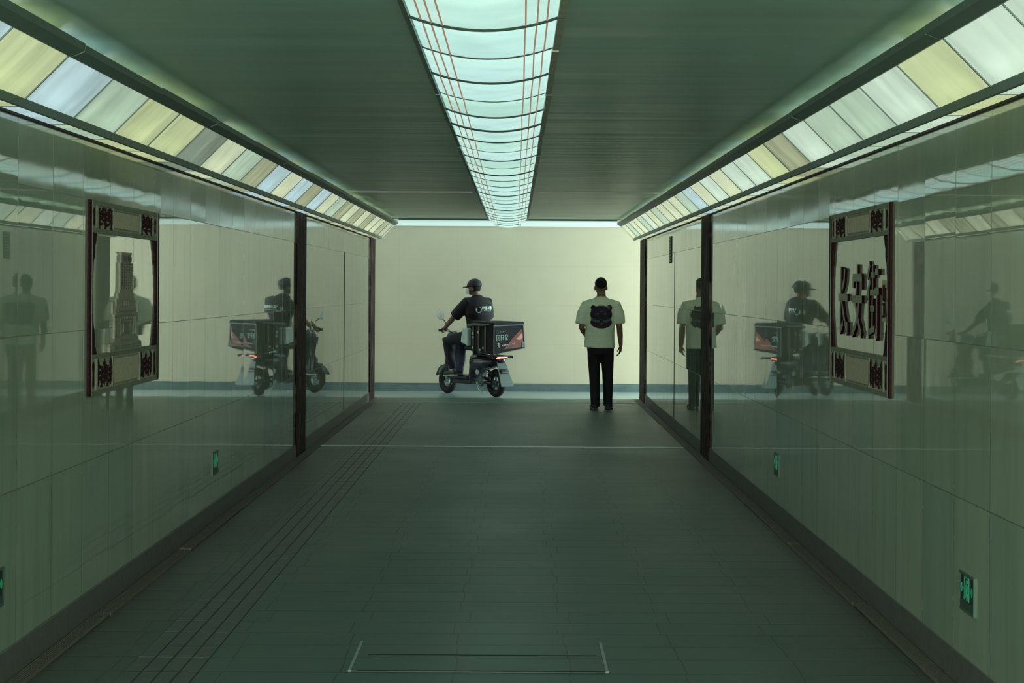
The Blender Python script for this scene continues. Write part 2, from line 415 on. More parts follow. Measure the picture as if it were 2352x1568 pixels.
# gutters beside the walls: a long channel rim and separate grate covers
for side, X, s in (('left', XL, 1), ('right', XR, -1)):
    mb = MB(); mb.b2(X+.008*s, X+.088*s, YN, YE, -.001, .002)
    struct('trim_%d' % k, mb, M['gut']); k += 1
    L = 2.36; y = 2.0 + (.12 if s > 0 else 0); n = 0
    y0s = 7.62 if s < 0 else 7.2
    y = y0s - L*1
    while y < YE-.3:
        y2 = min(y+L-.02, YE-.05)
        c = MB(); c.b2(0, .074*1, 0, y2-y, 0, .006)
        for q in range(6): c.b2(.008+q*.0115, .0125+q*.0115, .02, y2-y-.02, .006, .0105)
        o = c.build('gutter_grate', M['grate'])
        o.location = (X+.011*s if s > 0 else X-.011-.074, y+jit(.01), .002+abs(jit(.003)))
        o.rotation_euler = (math.radians(.12) if n % 2 else 0, 0, jit(.0012))
        where = ['nearest the camera', 'second from the camera', 'third from the camera', 'fourth from the camera', 'fifth from the camera', 'sixth from the camera', 'seventh from the camera', 'eighth from the camera', 'ninth from the camera', 'last before the cross corridor'][min(n, 9)]
        tag(o, 'ribbed metal gutter cover on floor along %s wall, %s' % (side, where), 'gutter cover', 'gutter covers along the %s wall' % side)
        y += L; n += 1

# trench hatch in the floor near the camera
h = empty('floor_hatch', (-.145, 8.53, 0), 0, 'paved rectangular floor hatch with bright steel side edges, in the near floor', 'floor hatch')
mb = MB(); mb.b2(-.53, .53, -.335, .335, -.002, .004); mb.build('hatch_cover', M['floor'], h)
for s, w in ((-1, 'worn light steel edge'), (1, 'worn light steel edge')):
    MB().b2(s*.53-.006, s*.53+.006, -.34, .34, -.002, .007).build('edge_strip', M['dull'], h)
mb = MB(); mb.b2(-.5, .52, -.336, -.328, .003, .0055); mb.b2(-.48, .5, .02, .03, .003, .0055); mb.build('joint_line', M['dark'], h)

# tactile guiding strip
mb = MB()
x0, wst = -1.60, .0775
y = 6.0
nrow = 0
while y < 27.3:
    for q in range(4):
        xx = x0 + q*wst
        jz = jit(.0008)
        mb.b2(xx+.004, xx+wst-.004, y+.008, y+.3085-.008, -.001, .0030+jz*.3)
    y += .3085; nrow += 1
o = mb.build('tactile_paving', M['tactile'])
tag(o, 'grey tactile guiding strip with four raised bars running along the left floor', 'tactile paving')
# small dark dashes between its tiles are gaps filled with dirt
mb = MB(); mb.b2(x0, x0+4*wst, 6.0, 27.3, -.001, .0012)
o2 = mb.build('dirt_bed', simple('dirt', (.045,.040,.038), .8), o)

# ------------------------------------------------------------------ centre lamp
LCX, LHW, LSAG, PIT = -.12, .262, .047, .92
def arc(fr, drop=0.0):   # fr -1..1
    return LCX+LHW*fr, ZC-.006-LSAG*(1-fr*fr)-drop
dif_cols = [(.52, .83, .76), (.50, .80, .70), (.54, .84, .78), (.46, .76, .66), (.52, .82, .72)]
dif_m = [emis('centre diffuser %d' % i, c, .97, (.35,.4,.38), var=.22, scale=2.6, stretch=(1.6,1.2,1)) for i, c in enumerate(dif_cols)]
lamp = empty('ceiling_lamp', (0, 0, 0), 0, 'long curved translucent lamp hanging down the middle of the ceiling, with dark ribs', 'ceiling lamp')
Y0 = 7.12 - PIT*5
nb = int((YB-.05-Y0)/PIT)+1
for i in range(nb):
    ya, yb = Y0+i*PIT, min(Y0+(i+1)*PIT, YB-.02)
    dz = jit(.002)
    mb = MB()
    mb.grid(lambda u, v, ya=ya, yb=yb: (arc(2*u-1)[0], ya+.004+(yb-ya-.008)*v, arc(2*u-1)[1]+dz), 18, 1)
    mb.build('diffuser', dif_m[i % 5 if i % 3 else 2], lamp, smooth=True, solid=.003)
    w, dp = ((.010, .006) if i % 2 else (.006, .004))
    if i in (5, 7, 10, 15): w, dp = .014, .008
    mb = MB()
    mb.tube([(arc(f)[0], ya, arc(f, dp*.6)[1]) for f in [-1.02+2.04*t/16 for t in range(17)]], [(w*.5, dp)]*17, 6, ref=(0,1,0), round_ends=False)
    mb.build('rib', M['rib'], lamp)
    for f in (-.86, -.72, -.57, .57, .72, .86):
        xx, zz = arc(f, .004)
        dx = jit(.002)
        mb = MB(); mb.box((xx+dx, (ya+yb)/2, zz+dz), (.0062, yb-ya, .003), Matrix.Rotation(jit(.004), 3, 'Z'))
        if i < 16: mb.build('strip', M['wire'], lamp)
        else: mb.build('strip', M['wire'], lamp)
for s, x in ((-1, LCX-LHW-.012), (1, LCX+LHW+.014)):
    y = Y0; q = 0
    while y < YB-.05:
        L = PIT*(1 if s > 0 else 2)
        y2 = min(y+L-.006, YB-.02)
        mb = MB(); ww = .028 if s > 0 else .018
        dx = jit(.0025)
        mb.b2(x+dx-ww/2, x+dx+ww/2, y, y2, ZC-.022+jit(.003), ZC+.002)
        mb.build('frame_rail', M['frame_brown'] if s > 0 else M['frame_green'], lamp)
        y += L; q += 1

# ------------------------------------------------------------------ side light coves
Yel, Blu, Grn, Pal, Wht, Olv, Gry = (.62,.70,.39), (.54,.72,.76), (.50,.65,.50), (.68,.76,.53), (.66,.81,.67), (.42,.46,.29), (.26,.32,.25)
pan_cache = {}
def pan_mat(col, st=.95, dirty=.25):
    key = (col, round(st, 2), dirty)
    if key not in pan_cache:
        pan_cache[key] = emis('lit glass %d' % len(pan_cache), col, st, (.3,.33,.28), var=min(.6, dirty*1.9), scale=2.6, stretch=(.7, 2.2, .7))
    return pan_cache[key]
def glass_mat(col, st, dirty):
    m = pan_mat(col, st, dirty+.001); nt = m.node_tree
    if 'added' not in m:
        m['added'] = 1
        out = nt.nodes['Material Output']; pr = nt.nodes['Principled BSDF']
        tr = N(nt, 'ShaderNodeBsdfTranslucent'); tr.inputs[0].default_value = (*[.10*x for x in col], 1)
        ad = N(nt, 'ShaderNodeAddShader'); nt.links.new(pr.outputs[0], ad.inputs[0]); nt.links.new(tr.outputs[0], ad.inputs[1]); nt.links.new(ad.outputs[0], out.inputs[0])
    return m
def tube_mat(col):
    c = tuple(.8*x+.08 for x in col)
    return pan_mat(c, 11.0, .0)
left_seq = [Yel,Pal,Yel,Blu,Blu,Yel,Blu,Grn,Yel,Yel,Gry,Pal,Grn,Olv,Blu,Pal,Blu,Olv,Blu,Pal,Grn,Olv,Pal,Olv,Pal,Olv,Pal,Pal,Olv,Olv,Pal]
right_seq = [Grn,Wht,Yel,Grn,Wht,Wht,Yel,Wht,Grn,Grn,Wht,Olv,Yel,Wht,Wht,Pal,Wht,Pal,Blu,Grn,Pal,Pal,Pal,Grn,Pal,Wht,Grn,Pal,Pal,Grn,Pal,Pal]
def cove(side, s, X, phase, seq):
    """s=+1 left wall (fixture grows to +X), -1 right wall"""
    root = empty('cove_light', (X, 0, 0), 0, 'row of slanted lit glass panels in a dark green frame along top of %s wall' % side, 'cove light')
    P = .851
    def q(dx, zr): return (s*dx, CAMH+zr)      # relative x, absolute z
    lo_o, lo_i = (.108, .688), (.108, .722)
    hi = (.281, .895); out = (.345, .932)
    y0 = phase - P*6
    n = int(math.ceil((YE-.05-y0)/P))
    j0 = -6
    for i in range(n):
        ya, yb = y0+i*P, min(y0+(i+1)*P, YE-.04)
        if yb-ya < .05: continue
        col = seq[i % len(seq)]
        near = i < 16
        mt = glass_mat(col, .78, .30 if col in (Olv, Gry) else (.16 if s < 0 else .24))
        a0, a1 = q(*lo_i), q(*hi)
        g = .006
        mb = MB(); nrm = Vector((s*-.7, 0, .7))*.004
        p = [Vector((a0[0], ya+g, a0[1])), Vector((a0[0], yb-g, a0[1])), Vector((a1[0], yb-g, a1[1])), Vector((a1[0], ya+g, a1[1]))]
        mb.hexa([v-nrm for v in p]+[v+nrm for v in p]); mb.bm.faces.ensure_lookup_table(); bmesh.ops.delete(mb.bm, geom=[mb.bm.faces[1]], context='FACES_ONLY')
        mb.build('light_panel', mt, root)
        mb = MB(); mb.b2(s*.014, s*.098, ya+.012, yb-.012, CAMH+.692, CAMH+.698)
        mb.build('soffit_panel', mt, root)
        mb = MB(); mb.tube([(s*.110, ya+.13, CAMH+.80), (s*.110, yb-.13, CAMH+.80)], [.013]*2, 8)
        mb.build('lamp_tube', tube_mat(col), root)
        # bar between neighbouring panels and the plate behind it
        mb = MB(); b = nrm*2.2
        w = .007 if i % 3 else .011
        p = [Vector((a0[0], ya-w/2, a0[1])), Vector((a0[0], ya+w/2, a0[1])), Vector((a1[0], ya+w/2, a1[1])), Vector((a1[0], ya-w/2, a1[1]))]
        mb.hexa([v-b for v in p]+[v+b for v in p])
        mb.build('mullion', M['frame_green'], root)
        mb = MB()
        mb.prism([(s*.013, CAMH+.690), (s*.099, CAMH+.690), (s*.104, CAMH+.724), (s*.275, CAMH+.897), (s*.29, CAMH+.915), (s*.215, CAMH+.976), (s*.0, CAMH+.976)], lambda a, b_, t: (a, t, b_), ya-.002, ya+.002)
        mb.build('divider_plate', M['frame_green'], root)
        # upper frame piece: slightly uneven lengths
        if i % 2 == 0:
            yc = min(ya+2*P, YE-.04); dz = jit(.004)
            mb = MB()
            mb.prism([(s*hi[0]-s*.004, CAMH+hi[1]-.006), (s*(hi[0]+.012), CAMH+hi[1]-.012), (s*out[0], CAMH+out[1]-.028+dz), (s*(out[0]+.004), CAMH+out[1]+dz), (s*(hi[0]+.01), CAMH+hi[1]+.014)], lambda a, b_, t: (a, t, b_), ya, yc-.003)
            mb.build('upper_rail', M['frame_green'], root)
            mb = MB(); mb.b2(s*(lo_o[0]-.012), s*(lo_o[0]+.006), ya, yc-.002, CAMH+lo_o[1]+jit(.001), CAMH+lo_i[1]+.004)
            mb.build('lower_rail', M['frame_green'], root)
    # end plate facing the cross corridor
    mb = MB()
    mb.prism([(s*.013, CAMH+.690), (s*.099, CAMH+.690), (s*.104, CAMH+.69), (s*.285, CAMH+.885), (s*.345, CAMH+.93), (s*.345, CAMH+.975), (0, CAMH+.975)], lambda a, b_, t: (a, t, b_), YE-.038, YE-.02)
    mb.build('end_plate', pan_mat(Pal, .55, .2), root)
    return root
cove('left', 1, XL, 7.70, left_seq)
cove('right', -1, XR, 7.00, right_seq)

# luminous strip in the ceiling of the cross corridor
o = MB().b2(-6.8, 6.8, YE+.06, YB-.05, ZX, ZX+.03).build('ceiling_light', emis('corridor light', (.50, .76, .72), .80, (.4,.4,.4)))
tag(o, 'bluish white luminous strip on ceiling of the cross corridor above the back wall', 'ceiling light')

DAY_R, DAY_L, FILL_N = 520.0, 25.0, 600.0
# ------------------------------------------------------------------ carved wall reliefs
M['relief'] = simple('carved brown stone', (.42, .385, .285), .55, var=.35, scale=14)
M['relief_dark'] = simple('dark red carved wood', (.048, .018, .020), .95, spec=.1, var=.9, scale=90)
M['relief_edge'] = simple('greenish bronze edge', (.23, .23, .17), .6, .0, var=.4, scale=30)
M['plate'] = simple('speckled plate', (.60, .50, .37), .6, var=.3, scale=45)
M['tower'] = simple('tower relief stone', (.34, .295, .225), .55, var=.3, scale=30)
RW, RH = 1.83, .93
def relief_base(side, X, s, Ynear, Z0, label):
    """a runs from 0 at the image-left edge to RW; t is out of the wall"""
    root = empty('wall_relief', (X, 0, 0), 0, label, 'wall relief')
    def fn(a, b, t):
        y = Ynear + a if s > 0 else Ynear + RW - a
        return (s*t, y, Z0+b)
    def P(poly, t0, t1, name, mat, **kw):
        return MB().prism(poly, fn, t0, t1).build(name, mat, root, **kw)
    def rect(a0, a1, b0, b1): return [(a0,b0),(a1,b0),(a1,b1),(a0,b1)]
    tb, bb = .153, .195     # band heights
    for b0, b1, nm in ((RH-tb, RH, 'top_band'), (0, bb, 'bottom_band')):
        band = P(rect(.055, RW-.055, b0, b1), .0, .006, nm, M['relief'])
        e = MB()
        e.prism(rect(.056, RW-.056, b1-.022 if nm == 'top_band' else b0, b1 if nm == 'top_band' else b0+.022), fn, .006, .011)
        e.prism(rect(.07, RW-.07, b0 if nm == 'top_band' else b1-.022, b0+.022 if nm == 'top_band' else b1), fn, .006, .010)
        e.prism(rect(.60, RW-.60, b0+.030, b0+.036), fn, .006, .008); e.prism(rect(.60, RW-.60, b1-.036, b1-.030), fn, .006, .008)
        e.build('moulding', M['relief_edge'], band)
        pl = MB().prism([(.60, b0+.036), (RW-.60, b0+.036), (RW-.585, (b0+b1)/2), (RW-.60, b1-.036), (.60, b1-.036), (.585, (b0+b1)/2)], fn, .006, .0085)
        pl.build('plain_plate', M['plate'], band)
        hh = b1-b0
        for m in (0, 1):
            mir = (lambda a: a) if m == 0 else (lambda a: RW-a)
            d = MB()
            # dividers: a straight one and a bracket shaped one
            for a in (.165, .185):
                d.prism([(mir(a), b0+.022), (mir(a+.012), b0+.022), (mir(a+.012), b1-.022), (mir(a), b1-.022)], fn, .006, .012)
                d.build('bead', M['relief_edge'], band); d = MB()
            d.prism([(mir(.55), b0+.022), (mir(.57), b0+.022), (mir(.555), b0+hh*.55), (mir(.57), b1-.022), (mir(.55), b1-.022), (mir(.535), b0+hh*.55)], fn, .006, .013)
            d.build('divider', M['relief_edge'], band)
            # fretwork comb block: rows of spindles with lozenge links, ragged at both ends
            c = MB()
            ncol = 5
            for i in range(ncol):
                a = .228 + i*.071
                long_end = .026 if i % 2 == 0 else .060
                short_end = .030 if i % 2 else .036
                lo, hi2 = (b0+long_end, b1-short_end) if nm == 'top_band' else (b0+short_end, b1-long_end)
                w = .016
                c.prism([(mir(a), lo), (mir(a+w), lo+.025), (mir(a+w), hi2-.02), (mir(a), hi2), (mir(a-w), hi2-.02), (mir(a-w), lo+.025)], fn, .006, .0090)
                mid = (lo+hi2)/2
                for zz in (mid-.028, mid, mid+.028):
                    if i < ncol-1:
                        c.prism([(mir(a+.018), zz), (mir(a+.035), zz-.010), (mir(a+.054), zz), (mir(a+.035), zz+.010)], fn, .006, .0096)
                for zz in (mid-.045, mid-.014, mid+.014, mid+.045):
                    c.prism([(mir(a-.022), zz-.006), (mir(a+.022), zz-.006), (mir(a+.022), zz+.006), (mir(a-.022), zz+.006)], fn, .006, .0084)
            c.build('fretwork', M['relief_dark'], band); c = MB()
            a = .115
            c.prism([(mir(a-.018), b0+.045), (mir(a), b0+.030), (mir(a+.018), b0+.05), (mir(a+.012), (b0+b1)/2), (mir(a+.022), b1-.05), (mir(a), b1-.032), (mir(a-.022), b1-.05), (mir(a-.01), (b0+b1)/2)], fn, .006, .0090)
            c.build('slim_ornament', M['relief_dark'], band)
    for m in (0, 1):
        mir = (lambda a: a) if m == 0 else (lambda a: RW-a)
        fr = P([(mir(0), 0), (mir(.055), 0), (mir(.055), RH), (mir(0), RH)], .0, .011, 'side_post', M['relief_dark'])
        e = MB()
        for a in (.050,):
            e.prism([(mir(a), 0), (mir(a+.006), 0), (mir(a+.006), RH), (mir(a), RH)], fn, .010, .0135)
        e.build('moulding', M['relief_edge'], fr)
        # scrolled bracket: wide at both ends, thin half way up, ragged inner outline
        poly = [(mir(.05), bb), ]
        pts = []
        n = 26
        for i in range(n+1):
            t = i/n; z = bb + t*(RH-tb-bb)
            w = .028 + .095*(abs(2*t-1)**2.2) + (.008 if i % 3 == 0 else 0) + (.012 if i in (4, 5, 21, 22) else 0)
            pts.append((mir(.05+w), z))
        poly = [(mir(.05), bb)] + pts + [(mir(.05), RH-tb)]
        P(poly, .0, .010, 'bracket', M['relief_dark'])
    return root, fn, rect

rt, fn, rect = relief_base('left', XL, 1, 9.37, 1.057, 'carved relief of a stepped tower in an ornate dark frame, on the left wall')
C = .885; KW = .90
def sym(hw, z0, z1): return rect(C-hw*KW, C+hw*KW, z0, z1)
tw = MB()
z = lambda Z: Z-1.057
tw.prism([(C-.41, z(1.25)), (C+.41, z(1.25)), (C+.41, z(1.275)), (C+.40, z(1.29)), (C+.33, z(1.295)), (C+.30, z(1.315)), (C+.16, z(1.325)), (C-.16, z(1.325)), (C-.30, z(1.315)), (C-.33, z(1.295)), (C-.40, z(1.29)), (C-.41, z(1.275))], fn, 0, .014)
tw.prism(sym(.315, z(1.29), z(1.425)), fn, 0, .010)
tw.prism(sym(.335, z(1.425), z(1.44)), fn, 0, .013)
tw.prism(sym(.30, z(1.44), z(1.47)), fn, 0, .010)
tw.prism(sym(.27, z(1.47), z(1.515)), fn, 0, .010)
for s_ in (-1, 1):
    tw.prism([(C+s_*.335, z(1.44)), (C+s_*.335, z(1.50)), (C+s_*.322, z(1.505)), (C+s_*.31, z(1.49)), (C+s_*.31, z(1.44))], fn, 0, .011)
tw.prism(sym(.225, z(1.51), z(1.545)), fn, 0, .011)
tw.prism(sym(.195, z(1.54), z(1.565)), fn, 0, .011)
tw.prism(sym(.172, z(1.56), z(1.70)), fn, 0, .011)
tw.prism(sym(.138, z(1.70), z(1.742)), fn, 0, .011)
tw.prism(sym(.150, z(1.742), z(1.752)), fn, 0, .013)
tower = tw.build('tower', M['tower'], rt)
w = MB()
for r in range(10):
    for c in range(5):
        a = C-.118+c*.059; zz = z(1.565)+r*.0135
        w.prism(rect(a-.012, a+.012, zz, zz+.0075), fn, .010, .0125)
for c in range(6):
    a = C-.11+c*.044; w.prism(rect(a-.009, a+.009, z(1.706), z(1.732)), fn, .010, .0125)
w.build('window_row', simple('dull window recess', (.10,.08,.06), .7), tower)
w = MB()
for s_ in (-1, 1):
    for q in (.155, .14): w.prism(rect(C+s_*q-.004, C+s_*q+.004, z(1.56), z(1.70)), fn, .011, .0135)
    for q in (.26, .21, .13): w.prism(rect(C+s_*q-.005, C+s_*q+.005, z(1.33), z(1.42)), fn, .010, .013)
for zz, hw in ((1.705, .13), (1.43, .30), (1.405, .18), (1.39, .16), (1.45, .24), (1.34, .14), (1.262, .37), (1.274, .37), (1.30, .2)):
    w.prism(sym(hw, z(zz), z(zz)+.004), fn, .010, .0155)
w.prism(sym(.07, z(1.335), z(1.39)), fn, .009, .012)
for c in range(7):
    a = C-.12+c*.04; w.prism(rect(a-.006, a+.006, z(1.412), z(1.422)), fn, .010, .013)
    w.prism(rect(a*.6+C*.4-.005, a*.6+C*.4+.005, z(1.48), z(1.505)), fn, .010, .0125)
w.build('carved_line', M['relief_edge'], tower)

rt2, fn2, rect2 = relief_base('right', XR, -1, 9.41, 1.07, 'framed wall relief with three large raised Chinese characters, on the right wall')
M['char_face'] = simple('character face', (.36, .33, .25), .55, var=.2, scale=20)
M['char_side'] = simple('character shaded side', (.022, .004, .006), .95, spec=.05)  # dark red sides, their shade painted into the colour
def strokes(mb, fn, ox, oz, w, h, paths, th, t0=.0, t1=.0115):
    for path in paths:
        wd = th; t1 += .00021
        if isinstance(path[0], (int, float)): wd = path[0]; path = path[1:]
        for (x0, y0), (x1, y1) in zip(path, path[1:]):
            ax, ay, bx, by = ox+x0*w, oz+y0*h, ox+x1*w, oz+y1*h
            L = math.hypot(bx-ax, by-ay) or 1e-6
            dx, dy = (bx-ax)/L, (by-ay)/L
            e = wd*.2
            ax -= dx*e; ay -= dy*e; bx += dx*e; by += dy*e
            nx, ny = -dy*wd/2, dx*wd/2
            a = [(ax+nx, ay+ny), (ax-nx, ay-ny), (bx-nx, by-ny), (bx+nx, by+ny)]
            t1 += .00013; mb.prism(a, fn, t0, t1)
CH = [
 ('character', .277, [[(.30,.98),(.28,.58)], [(.66,.95),(.62,.80),(.42,.66)], [.040,(.10,.54),(.92,.54)], [(.28,.50),(.28,.04),(.52,.16)], [(.40,.50),(.62,.26),(.92,.03)], [(.92,.16),(.92,.02)]]),
 ('character', .725, [[(.5,1.0),(.5,.88)], [.040,(.14,.70),(.14,.83),(.86,.83),(.86,.68)], [(.46,.74),(.34,.46),(.55,.27),(.86,.02)], [.040,(.08,.52),(.92,.52)], [(.70,.52),(.58,.28),(.38,.14),(.12,.02)]]),
 ('character', 1.175, [[(.24,1.0),(.08,.84)], [(.28,.78),(.04,.56)], [.034,(.18,.64),(.18,.0)], [.030,(.36,.86),(.66,.86)], [.034,(.51,.98),(.51,.60)], [.030,(.34,.62),(.68,.62)], [.030,(.36,.40),(.66,.40)], [.034,(.51,.52),(.51,.12)], [.030,(.32,.08),(.70,.13)], [.030,(.76,.90),(.98,.90)], [.034,(.74,.64),(1.02,.64)], [.036,(.88,.62),(.88,.02),(.80,.08)]])]
for nm, ox, paths in CH:
    mb = MB(); strokes(mb, fn2, ox+.03, .276, .345, .362, paths, .036)
    mb.bm.faces.ensure_lookup_table()
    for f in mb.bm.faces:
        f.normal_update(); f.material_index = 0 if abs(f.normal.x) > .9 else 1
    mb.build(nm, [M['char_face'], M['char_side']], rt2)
mb = MB(); mb.prism(rect2(1.61, 1.76, .36, .56), fn2, .0, .008)
seal = mb.build('seal_plaque', M['plate'], rt2)
mb = MB(); strokes(mb, fn2, 1.63, .385, .11, .15, [[(.2,1),(.2,.55),(.8,.5),(.8,.9)], [(.5,1),(.5,.6)], [(.2,.4),(.8,.4),(.75,.05),(.2,0)], [(.45,.4),(.4,.1)]], .013, .008, .012)
mb.build('seal_mark', M['relief_dark'], seal)

# ------------------------------------------------------------------ emergency exit signs low on the walls
M['sign_rim'] = simple('sign rim metal', (.09, .15, .11), .5, .0)
M['sign_dark'] = simple('dark sign plate', (.012, .010, .012), .3)
M['sign_green'] = emis('green lit pictogram', (.02, .42, .19), .30, (.02,.2,.1), var=.7, scale=25)
M['sign_green_dim'] = emis('dim green pictogram', (.02, .30, .14), .22, (.02,.2,.1))
M['sign_foot'] = simple('sign lower strip', (.06, .10, .08), .4)
def exit_sign(X, s, Yc, label):
    W, H = .25, .152
    root = empty('exit_sign', (X, Yc, .32), 0, label, 'exit sign', 'emergency exit signs low on the walls')
    # a runs left to right for a viewer facing the wall
    def fn(a, b, t): return (s*t, a if s > 0 else -a, b)
    mb = MB()
    for r in ((-W/2, W/2, 0, .010), (-W/2, W/2, H-.010, H), (-W/2, -W/2+.012, .010, H-.010), (W/2-.012, W/2, .010, H-.010)):
        mb.prism([(r[0],r[2]),(r[1],r[2]),(r[1],r[3]),(r[0],r[3])], fn, 0, .008)
    mb.build('rim', M['sign_rim'], root)
    MB().prism([(-W/2+.01,.042),(W/2-.01,.042),(W/2-.01,H-.01),(-W/2+.01,H-.01)], fn, 0, .006).build('face', M['sign_dark'], root)
    MB().prism([(-W/2+.01,.008),(W/2-.01,.008),(W/2-.01,.042),(-W/2+.01,.042)], fn, 0, .007).build('lower_strip', M['sign_foot'], root)
    # running man stepping through a doorway, between two arrows
    mb = MB()
    strokes(mb, fn, 0, 0, 1, 1, [[.007,(-.040,.048),(-.040,.136),(.040,.136),(.040,.048)]], .007, .005, .0075)
    mb.build('doorway', M['sign_green_dim'], root)
    mb = MB()
    mb.prism([(.012*math.cos(a*PI/5)+.008, .121+.009*math.sin(a*PI/5)) for a in range(10)], fn, .005, .009)
    strokes(mb, fn, 0, 0, 1, 1, [[.016,(.004,.108),(-.006,.080)], [.008,(.004,.106),(.028,.098),(.034,.086)], [.008,(.0,.105),(-.022,.098),(-.028,.086)], [.010,(-.006,.080),(.016,.070),(.014,.050)], [.010,(-.008,.080),(-.016,.062),(-.034,.056)]], .008, .005, .009)
    mb.build('running_figure', M['sign_green'], root)
    for d in (-1, 1):
        mb = MB()
        mb.prism([(d*.060,.083),(d*.085,.083),(d*.085,.072),(d*.106,.090),(d*.085,.108),(d*.085,.097),(d*.060,.097)], fn, .005, .009)
        mb.build('arrow', M['sign_green'] if d*s > 0 or True else M['sign_green_dim'], root)
    return root
exit_sign(XL, 1, 13.38, 'small green exit sign low on left wall, beyond the tower relief')
exit_sign(XL, 1, 7.72, 'small green exit sign low on left wall, cut by the left edge of the photo')
exit_sign(XR, -1, 13.50, 'small green exit sign low on right wall, the farther one')
exit_sign(XR, -1, 7.80, 'larger looking green exit sign low on right wall, the nearest one')
# wall vent on the far right slabs
v = empty('wall_vent', (XR, 22.9, 2.02), 0, 'narrow dark louvred vent high on the right wall beyond the pilaster', 'vent')
MB().b2(-.006, .0, -.13, .13, -.14, .17).build('back_plate', M['dark'], v)
mb = MB()
for i in range(9): mb.b2(-.012, -.004, -.12, .12, -.125+i*.034, -.105+i*.034)
mb.build('louvre', M['frame_green'], v)
# ------------------------------------------------------------------ people
M['skin'] = simple('skin', (.22, .105, .07), .5, var=.1)
M['skin2'] = simple('skin lighter', (.17, .085, .06), .5, var=.1)
M['hair'] = simple('black hair', (.004, .003, .004), .9, var=.3, scale=60)
M['tee'] = simple('pale cotton', (.86, .92, .72), .85, var=.06, scale=4.5, bump=1.0)
M['tee'].node_tree.nodes['Bump'].inputs['Distance'].default_value = .06
M['print'] = simple('dark purple print', (.030, .018, .036), .8, var=.8, scale=22)
M['print2'] = simple('dull blue green print', (.10, .16, .14), .7, var=.3, scale=30)
M['black'] = simple('black cloth', (.007, .006, .009), .8, var=.3)
M['blackshoe'] = simple('dark shoe', (.014, .008, .010), .5, var=.3)
M['eye'] = simple('eye white', (.6,.6,.55), .3)
M['lip'] = simple('lips', (.25,.09,.07), .5)

def hand(mb, W, d, up, side, L=.18, curl=.5, thumb_side=1):
    """hand from wrist W pointing along d; 'up' is the back of the hand; fingers spread along 'side'"""
    d = Vector(d).normalized(); up = Vector(up); up = (up-d*up.dot(d)).normalized(); sd = d.cross(up).normalized()*thumb_side
    W = Vector(W); pl = L*.52
    mb.tube([W, W+d*pl*.5, W+d*pl*.95], [(L*.15, L*.09), (L*.21, L*.085), (L*.215, L*.07)], 12, ref=sd)
    for i, (o, ln) in enumerate(((.155, .44), (.055, .49), (-.05, .45), (-.15, .36))):
        b = W+d*pl*.9+sd*L*o
        c = curl*(1+.12*i)
        p = [b]; ang = 0
        for seg in (.45, .32, .25):
            ang += c*.6
            p.append(p[-1]+(d*math.cos(ang)-up*math.sin(ang))*L*ln*seg)
        mb.tube(p, [L*.049, L*.046, L*.042, L*.036], 8)
    b = W+d*pl*.25+sd*L*.17
    p1 = b+(d*.75+sd*.6-up*.25)*L*.17; p2 = p1+(d*.9+sd*.15-up*.35)*L*.15; p3 = p2+(d*.9-sd*.1-up*.4)*L*.10
    mb.tube([b-sd*L*.08, p1, p2, p3], [L*.075, L*.06, L*.052, L*.042], 8)

def head(mb, c, f, h=.235, up=(0,0,1)):
    """c centre of the skull volume, f facing direction"""
    f = Vector(f).normalized(); up = Vector(up).normalized(); r = f.cross(up).normalized(); up = r.cross(f)
    R = Matrix((r, f, up)).transposed()
    c = Vector(c); k = h/.235
    mb.ball(c+up*.025*k-f*.008*k, (.076*k, .096*k, .092*k), 18, 12, R)        # cranium
    mb.ball(c-up*.035*k+f*.026*k, (.062*k, .066*k, .078*k), 16, 10, R)       # face
    mb.ball(c-up*.088*k+f*.058*k, (.028*k, .024*k, .020*k), 12, 8, R)        # chin
    mb.tube([c+up*.005*k+f*.088*k, c-up*.028*k+f*.104*k, c-up*.034*k+f*.092*k], [.008*k, .013*k, .012*k], 8)   # nose
    mb.ball(c-up*.060*k+f*.082*k, (.022*k, .010*k, .009*k), 10, 6, R)        # lips
    mb.ball(c+up*.018*k+f*.080*k, (.050*k, .012*k, .010*k), 12, 6, R)        # brow
    for s in (-1, 1):
        mb.ball(c+r*s*.077*k-up*.018*k-f*.006*k, (.010*k, .020*k, .033*k), 10, 8, R)   # ears
        mb.ball(c+r*s*.045*k-up*.03*k+f*.055*k, (.02*k, .018*k, .02*k), 10, 8, R)      # cheeks
    return R, r, f, up, k

def face_parts(root, c, f, h, up=(0,0,1)):
    f = Vector(f).normalized(); up = Vector(up).normalized(); r = f.cross(up).normalized(); up = r.cross(f); c = Vector(c); k = h/.235
    for s in (-1, 1):
        MB().ball(c+r*s*.031*k+up*.000*k+f*.082*k, (.012*k, .010*k, .009*k), 10, 8, Matrix((r, f, up)).transposed()).build('eye', M['eye'], root, smooth=True)

# --- the man standing in the passage, seen from behind, facing +Y
px, py = 1.127, 26.10
man = empty('person', (px, py, 0), 0, 'person in pale T-shirt with dark back print and black trousers, standing with back to camera', 'person')
b = MB()
R_, r_, f_, u_, k_ = head(b, (-.012, .02, 1.605), (0, 1, -.12), .24)
b.tube([(-.008, .0, 1.53), (-.006, -.008, 1.42)], [(.056, .058), (.064, .064)], 14)
# torso
b.tube([(-.01, -.01, 1.43), (-.01, -.01, 1.36), (-.012, -.005, 1.22), (-.015, 0, 1.05), (-.018, .0, .92), (-.015, 0, .82)],
       [(.10, .07), (.185, .10), (.175, .115), (.145, .10), (.155, .11), (.16, .12)], 20, ref=(1, 0, 0))
